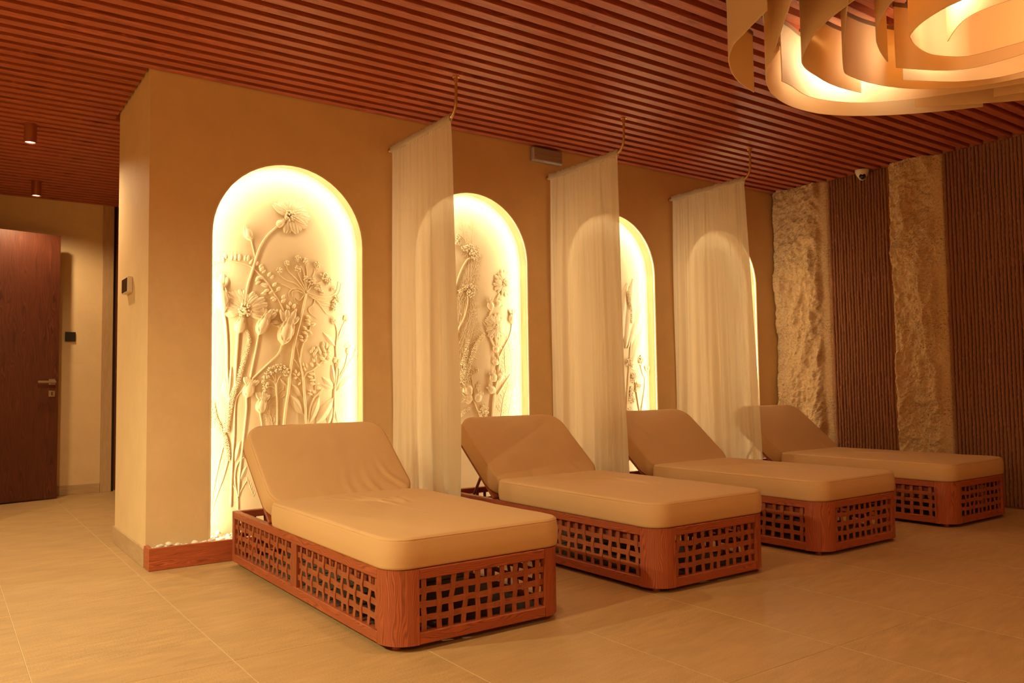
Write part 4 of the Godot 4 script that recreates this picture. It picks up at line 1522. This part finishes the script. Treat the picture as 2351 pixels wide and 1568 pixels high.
	frond(rl, [[617, 932], [632, 922], [654, 908]], 0.040, "feathery_twig", 10)
	# large umbel with curling bracts
	p = stems(rl, "great_umbel", [[0.0065, 0.0085, [[703, 674], [696, 705], [689, 736], [681, 766], [674, 796], [671, 817], [666, 853], [662, 897], [656, 934], [651, 978], [646, 1030]]],
		[0.0020, 0.0030, [[658, 608], [662, 622], [682, 642], [700, 668]]], [0.0020, 0.0030, [[641, 630], [656, 642], [680, 652], [700, 672]]], [0.0020, 0.0030, [[686, 604], [698, 628], [701, 664]]], [0.0020, 0.0030, [[702, 610], [705, 630], [703, 666]]], [0.0022, 0.0030, [[723, 620], [716, 640], [704, 668]]], [0.0024, 0.0032, [[737, 646], [718, 656], [704, 670]]], [0.0022, 0.003, [[684, 625], [690, 640], [702, 666]]],
		[0.0020, 0.0036, [[783, 650], [776, 676], [752, 690], [722, 686], [705, 674]]], [0.0018, 0.0034, [[776, 646], [770, 672], [744, 682], [706, 673]]], [0.002, 0.003, [[768, 700], [744, 694], [722, 682], [706, 676]]], [0.002, 0.003, [[764, 708], [755, 703], [735, 698], [722, 684]]], [0.0012, 0.003, [[763, 724], [750, 721], [738, 705], [726, 688]]],
		[0.0012, 0.003, [[727, 731], [712, 720], [708, 708], [718, 700], [722, 686], [708, 678]]], [0.0012, 0.003, [[664, 682], [663, 672], [674, 662], [690, 664], [700, 674]]], [0.0012, 0.003, [[672, 682], [671, 670], [684, 668], [700, 676]]], [0.001, 0.0028, [[691, 702], [679, 694], [676, 682], [688, 690], [698, 678]]], [0.0012, 0.0026, [[632, 648], [652, 654], [668, 662], [680, 664]]], [0.001, 0.002, [[788, 702], [782, 698], [776, 690]]]])
	for c in [[658, 605, 0.017], [641, 621, 0.018], [683, 594, 0.020], [701, 600, 0.019], [728, 609, 0.022], [684, 617, 0.020], [743, 634, 0.026], [754, 646, 0.023], [730, 661, 0.022], [715, 646, 0.024], [765, 664, 0.016], [774, 685, 0.022], [765, 708, 0.017], [768, 695, 0.017], [702, 640, 0.016], [738, 672, 0.016]]:
		umbel(rl, p, c, c[2], int(34 * c[2] / 0.022), 0.0044)
		for k in 5:
			var a := deg_to_rad(30.0 + 30.0 * k)
			var o := rl.at(c[0], c[1], 0.002)
			var away := (o - rl.at(702, 680)).normalized()
			away.z = 0
			var d := (away + Vector3(-away.y, away.x, 0) * (k - 2.0) * 0.35).normalized()
			part(p, "bract", blade_mesh, M.panel, grow(o - d * float(c[2]) * 0.9, o + d * float(c[2]) * 1.15, 0.7, 1.2))
	# sprig with leaflets, right of the great umbel
	var ax := [[703, 974], [699, 914], [696, 877], [695, 866], [690, 836], [688, 827], [691, 811], [694, 794], [703, 770], [712, 750], [707, 728]]
	p = stems(rl, "berry_sprig", [[0.0082, 0.0026, ax], [0.0022, 0.0045, [[680, 795], [684, 812], [688, 828]]], [0.0045, 0.0030, [[697, 868], [703, 857], [716, 851], [731, 838], [744, 824], [748, 806]]], [0.0035, 0.0022, [[720, 852], [722, 866], [724, 885], [723, 905], [720, 911]]], [0.0065, 0.0035, [[706, 974], [710, 943], [718, 918], [728, 906], [735, 901]]], [0.002, 0.003, [[672, 857], [682, 866], [692, 875]]], [0.002, 0.003, [[728, 842], [726, 830], [724, 818]]], [0.002, 0.003, [[742, 818], [730, 812], [716, 806]]], [0.002, 0.003, [[712, 899], [716, 907], [719, 911]]]])
	leaflets(rl, p, [[560, 1095], [560, 1150], [560, 1195], [650, 1205], [510, 1260], [550, 1300], [510, 1330], [600, 1330], [540, 1390], [460, 1390], [470, 1440], [530, 1440]], ax, 0.036, [620, 560], 6.533)
	leaflets(rl, p, [[695, 205], [745, 225], [690, 245], [785, 265], [705, 305], [795, 335], [720, 360], [670, 425], [795, 430], [725, 475], [640, 320], [620, 280], [585, 305], [545, 275], [515, 310], [555, 355], [570, 415], [545, 455], [510, 525], [605, 520], [400, 585], [380, 525], [430, 540]], [[703, 857], [716, 851], [731, 838], [744, 824], [748, 806], [730, 812], [716, 806]], 0.034, [640, 760], 6.82)
	leaflets(rl, p, [[515, 670], [490, 720], [520, 770], [520, 820], [610, 825], [625, 895], [675, 910], [645, 965], [480, 935], [535, 945], [480, 985]], [[720, 852], [722, 866], [724, 885], [723, 905], [728, 906]], 0.034, [640, 760], 6.82)
	leaflets(rl, p, [[265, 630], [310, 670], [240, 680], [250, 735], [325, 825]], [[692, 875], [682, 864]], 0.032, [640, 760], 6.82)
	leaf(rl, p, [699, 953], [666, 907], 1.15)
	leaf(rl, p, [696, 913], [669, 882], 1.1)
	leaf(rl, p, [659, 885], [643, 868], 1.0)
	leaf(rl, p, [710, 970], [733, 909], 0.95)
	leaf(rl, p, [726, 972], [767, 912], 1.05)
	leaf(rl, p, [752, 974], [765, 930], 1.2)
	leaf(rl, p, [694, 852], [673, 824], 0.9)
	leaf(rl, p, [776, 972], [770, 944], 0.8)
	# right-hand plant of small daisies and round buds
	p = stems(rl, "small_daisies", [[0.0062, 0.0032, [[764, 974], [767, 936], [768, 899], [771, 862], [772, 843], [772, 818], [771, 797], [773, 780], [774, 766], [772, 752], [768, 742]]], [0.0026, 0.0034, [[792, 736], [788, 744], [779, 767], [773, 790]]], [0.0035, 0.0045, [[798, 812], [796, 822], [791, 842], [779, 866], [772, 888]]], [0.0030, 0.0045, [[816, 814], [811, 820], [798, 836], [787, 857], [777, 877], [771, 892]]], [0.0030, 0.0040, [[778, 842], [778, 860], [772, 890]]]])
	daisy(rl, p, [803, 797], 0.037, 11, -10, 190, "flower_head", 1.0, 0.008)
	calyx(rl, p, [798, 814], [803, 798], 0.040, "calyx")
	daisy(rl, p, [777, 829], 0.040, 12, -15, 200, "flower_head", 0.9, 0.008)
	calyx(rl, p, [777, 846], [777, 830], 0.044, "calyx")
	calyx(rl, p, [813, 817], [819, 806], 0.028, "bud", 3)
	for c in [[766, 737, 0.019], [794.5, 730, 0.020]]:
		umbel(rl, p, c, c[2], 60, 0.0045, "round_bud")
	leaf(rl, p, [770, 796], [741, 763], 0.85)
	leaf(rl, p, [774, 784], [788, 769], 0.9)
	leaf(rl, p, [767, 892], [739, 865], 1.2)
	leaf(rl, p, [767, 893], [737, 882], 1.1)
	leaf(rl, p, [769, 888], [761, 838], 0.8)
	leaf(rl, p, [772, 898], [816, 858], 1.0)
	frond(rl, [[820, 975], [822, 950], [817, 924]], 0.035, "fern_frond", 12)
	frond(rl, [[800, 1010], [790, 985], [784, 968]], 0.030, "fern_frond", 10)
	# foot of the panel, beside the lounger
	p = stems(rl, "low_stem", [[0.0045, 0.0040, [[546, 1170], [545, 1138], [540, 1113], [540, 1082], [548, 1060], [560, 1050]]], [0.0036, 0.003, [[547, 1138], [556, 1120], [566, 1104]]], [0.0028, 0.003, [[543, 1128], [536, 1116], [532, 1106]]]])
	frond(rl, [[582, 1140], [574, 1118], [566, 1095]], 0.030, "fern_frond", 12)
	leaf(rl, p, [540, 1060], [552, 1012], 0.8)
	leaf(rl, p, [546, 1110], [566, 1070], 0.9)

func relief_two() -> void:
	var rl := new_relief(1, "cream plaster relief of two open daisies and ferns in the second niche")
	var p: Node3D
	p = stems(rl, "tall_daisies", [[0.0050, 0.0085, [[1146, 674], [1132, 702], [1124, 724], [1119, 749], [1127, 780], [1138, 802], [1145, 830], [1141, 866], [1134, 909], [1130, 958], [1128, 1040]]], [0.0040, 0.0060, [[1175, 740], [1170, 770], [1154, 802], [1146, 818]]], [0.0045, 0.0070, [[1172, 858], [1158, 880], [1142, 905]]]])
	daisy(rl, p, [1157, 650], 0.098, 17, 0, 360, "flower_head", 1.0, 0.011)
	daisy(rl, p, [1136, 750], 0.092, 16, 0, 360, "flower_head", 1.15, 0.011)
	for c in [[1128, 712, 1124, 692, 0.055], [1136, 698, 1150, 695, 0.05], [1174, 744, 1176, 720, 0.055], [1133, 806, 1144, 796, 0.055], [1136, 838, 1140, 826, 0.055], [1136, 876, 1130, 858, 0.065], [1140, 874, 1152, 858, 0.06], [1134, 902, 1124, 888, 0.06]]:
		calyx(rl, p, [c[0], c[1]], [c[2], c[3]], c[4], "bud", 3)
	leaf(rl, p, [1121, 752], [1109, 738], 1.0)
	leaf(rl, p, [1124, 716], [1114, 704], 1.0)
	p = stems(rl, "low_buds", [[0.0045, 0.0060, [[1076, 900], [1084, 912], [1095, 938], [1104, 958], [1108, 1030]]], [0.003, 0.004, [[1094, 918], [1090, 928]]]])
	calyx(rl, p, [1080, 906], [1066, 884], 0.080, "bud", 3)
	calyx(rl, p, [1084, 916], [1066, 914], 0.070, "bud", 3)
	calyx(rl, p, [1092, 922], [1100, 902], 0.070, "bud", 3)
	p = stems(rl, "bead_umbels", [[0.0062, 0.0050, [[1040, 680], [1054, 631], [1070, 599], [1080, 592]]], [0.0060, 0.0045, [[1046, 780], [1054, 752], [1066, 727], [1074, 691], [1073, 680]]]])
	for k in 12:
		umbel(rl, p, [1076 + rng.randf_range(-12, 20), 578 + rng.randf_range(-18, 26)], 0.022, 12, 0.0062, "bead_cluster")
	for k in 10:
		umbel(rl, p, [1072 + rng.randf_range(-18, 18), 668 + rng.randf_range(-10, 10)], 0.020, 11, 0.0062, "bead_cluster")
	for k in 6:
		umbel(rl, p, [1054 + rng.randf_range(-6, 4), 548 + rng.randf_range(-14, 14)], 0.020, 11, 0.006, "bead_cluster")
	for s in [[[1100, 950], [1078, 820], [1084, 560], [1088, 510]], [[1060, 760], [1076, 620], [1058, 500]], [[1052, 900], [1062, 830], [1088, 700]], [[1054, 700], [1082, 640], [1100, 580]], [[1060, 860], [1085, 760], [1096, 740]], [[1050, 800], [1066, 760], [1092, 700]]]:
		frond(rl, s, 0.090, "fern_frond", 26)
	spike(rl, [[1058, 880], [1068, 850], [1080, 820], [1094, 790], [1112, 766]], 0.032, 0.008, 0.0085)
	spike(rl, [[1060, 872], [1074, 862], [1098, 850]], 0.022, 0.008, 0.008)
	spike(rl, [[1064, 840], [1070, 810], [1076, 780]], 0.026, 0.008, 0.008)
	spike(rl, [[1056, 952], [1066, 946], [1078, 938]], 0.018, 0.010, 0.008)
	umbel(rl, p, [1110, 946], 0.045, 60, 0.006, "bead_cluster")
	for s in [[[1166, 956], [1176, 900], [1184, 850], [1186, 790], [1180, 762]], [[1150, 956], [1160, 900], [1190, 860]], [[1184, 956], [1190, 900], [1192, 840], [1178, 800]], [[1168, 900], [1160, 850], [1158, 800]], [[1176, 860], [1172, 810], [1162, 772]]]:
		frond(rl, s, 0.060, "lace_frond", 22)

func relief_three() -> void:
	var rl := new_relief(2, "cream plaster relief of broad leaves, a spike and small umbels in the third niche")
	var p: Node3D
	spike(rl, [[1441, 668], [1444, 690], [1447, 715], [1448, 742]], 0.020, 0.013, 0.0075)
	p = stems(rl, "leafy_spike", [[0.0045, 0.0060, [[1448, 742], [1448, 780], [1447, 815], [1444, 860], [1440, 940]]]])
	for l in [[[1436, 800], [1452, 640], 0.75], [[1440, 800], [1480, 690], 0.9], [[1446, 850], [1482, 735], 0.8], [[1444, 830], [1470, 770], 0.7], [[1410, 820], [1440, 650], 0.7], [[1396, 860], [1424, 690], 0.8]]:
		leaf(rl, p, l[0], l[1], l[2], 0.35)
	p = stems(rl, "small_umbels", [[0.0045, 0.0060, [[1470, 838], [1474, 856], [1480, 872], [1478, 900], [1470, 955]]], [0.0045, 0.006, [[1452, 870], [1458, 880], [1462, 910], [1470, 956]]], [0.0035, 0.004, [[1444, 840], [1452, 848], [1460, 850]]], [0.0035, 0.004, [[1466, 868], [1458, 872], [1452, 880]]]])
	for c in [[1471, 828, 0.050], [1446, 832, 0.045], [1456, 866, 0.050], [1464, 888, 0.040], [1448, 915, 0.055], [1484, 848, 0.026], [1447, 898, 0.045], [1447, 940, 0.045]]:
		for k in 6:
			umbel(rl, p, [c[0] + rng.randf_range(-5, 5), c[1] + rng.randf_range(-7, 7)], c[2] * 0.42, 8, 0.0062, "bead_cluster")
	frond(rl, [[1484, 940], [1486, 915], [1485, 900]], 0.03, "fern_frond", 10)

func relief_four() -> void:
	var rl := new_relief(3, "cream plaster relief in the last niche, seen through the sheer curtain")
	var p := stems(rl, "tall_daisies", [[0.0050, 0.0085, [[1650, 660], [1646, 740], [1654, 840], [1650, 930]]], [0.0050, 0.0070, [[1690, 720], [1684, 800], [1670, 930]]]])
	daisy(rl, p, [1652, 640], 0.105, 16, 0, 360)
	daisy(rl, p, [1690, 705], 0.095, 15, 0, 360)
	calyx(rl, p, [1648, 760], [1630, 735], 0.06, "bud", 3)
	frond(rl, [[1625, 930], [1620, 840], [1612, 760]], 0.10, "fern_frond", 24)
	frond(rl, [[1705, 930], [1708, 860], [1704, 790]], 0.08, "fern_frond", 22)

func build_reliefs() -> void:
	unit_shapes()
	relief_one()
	relief_two()
	relief_three()
	relief_four()
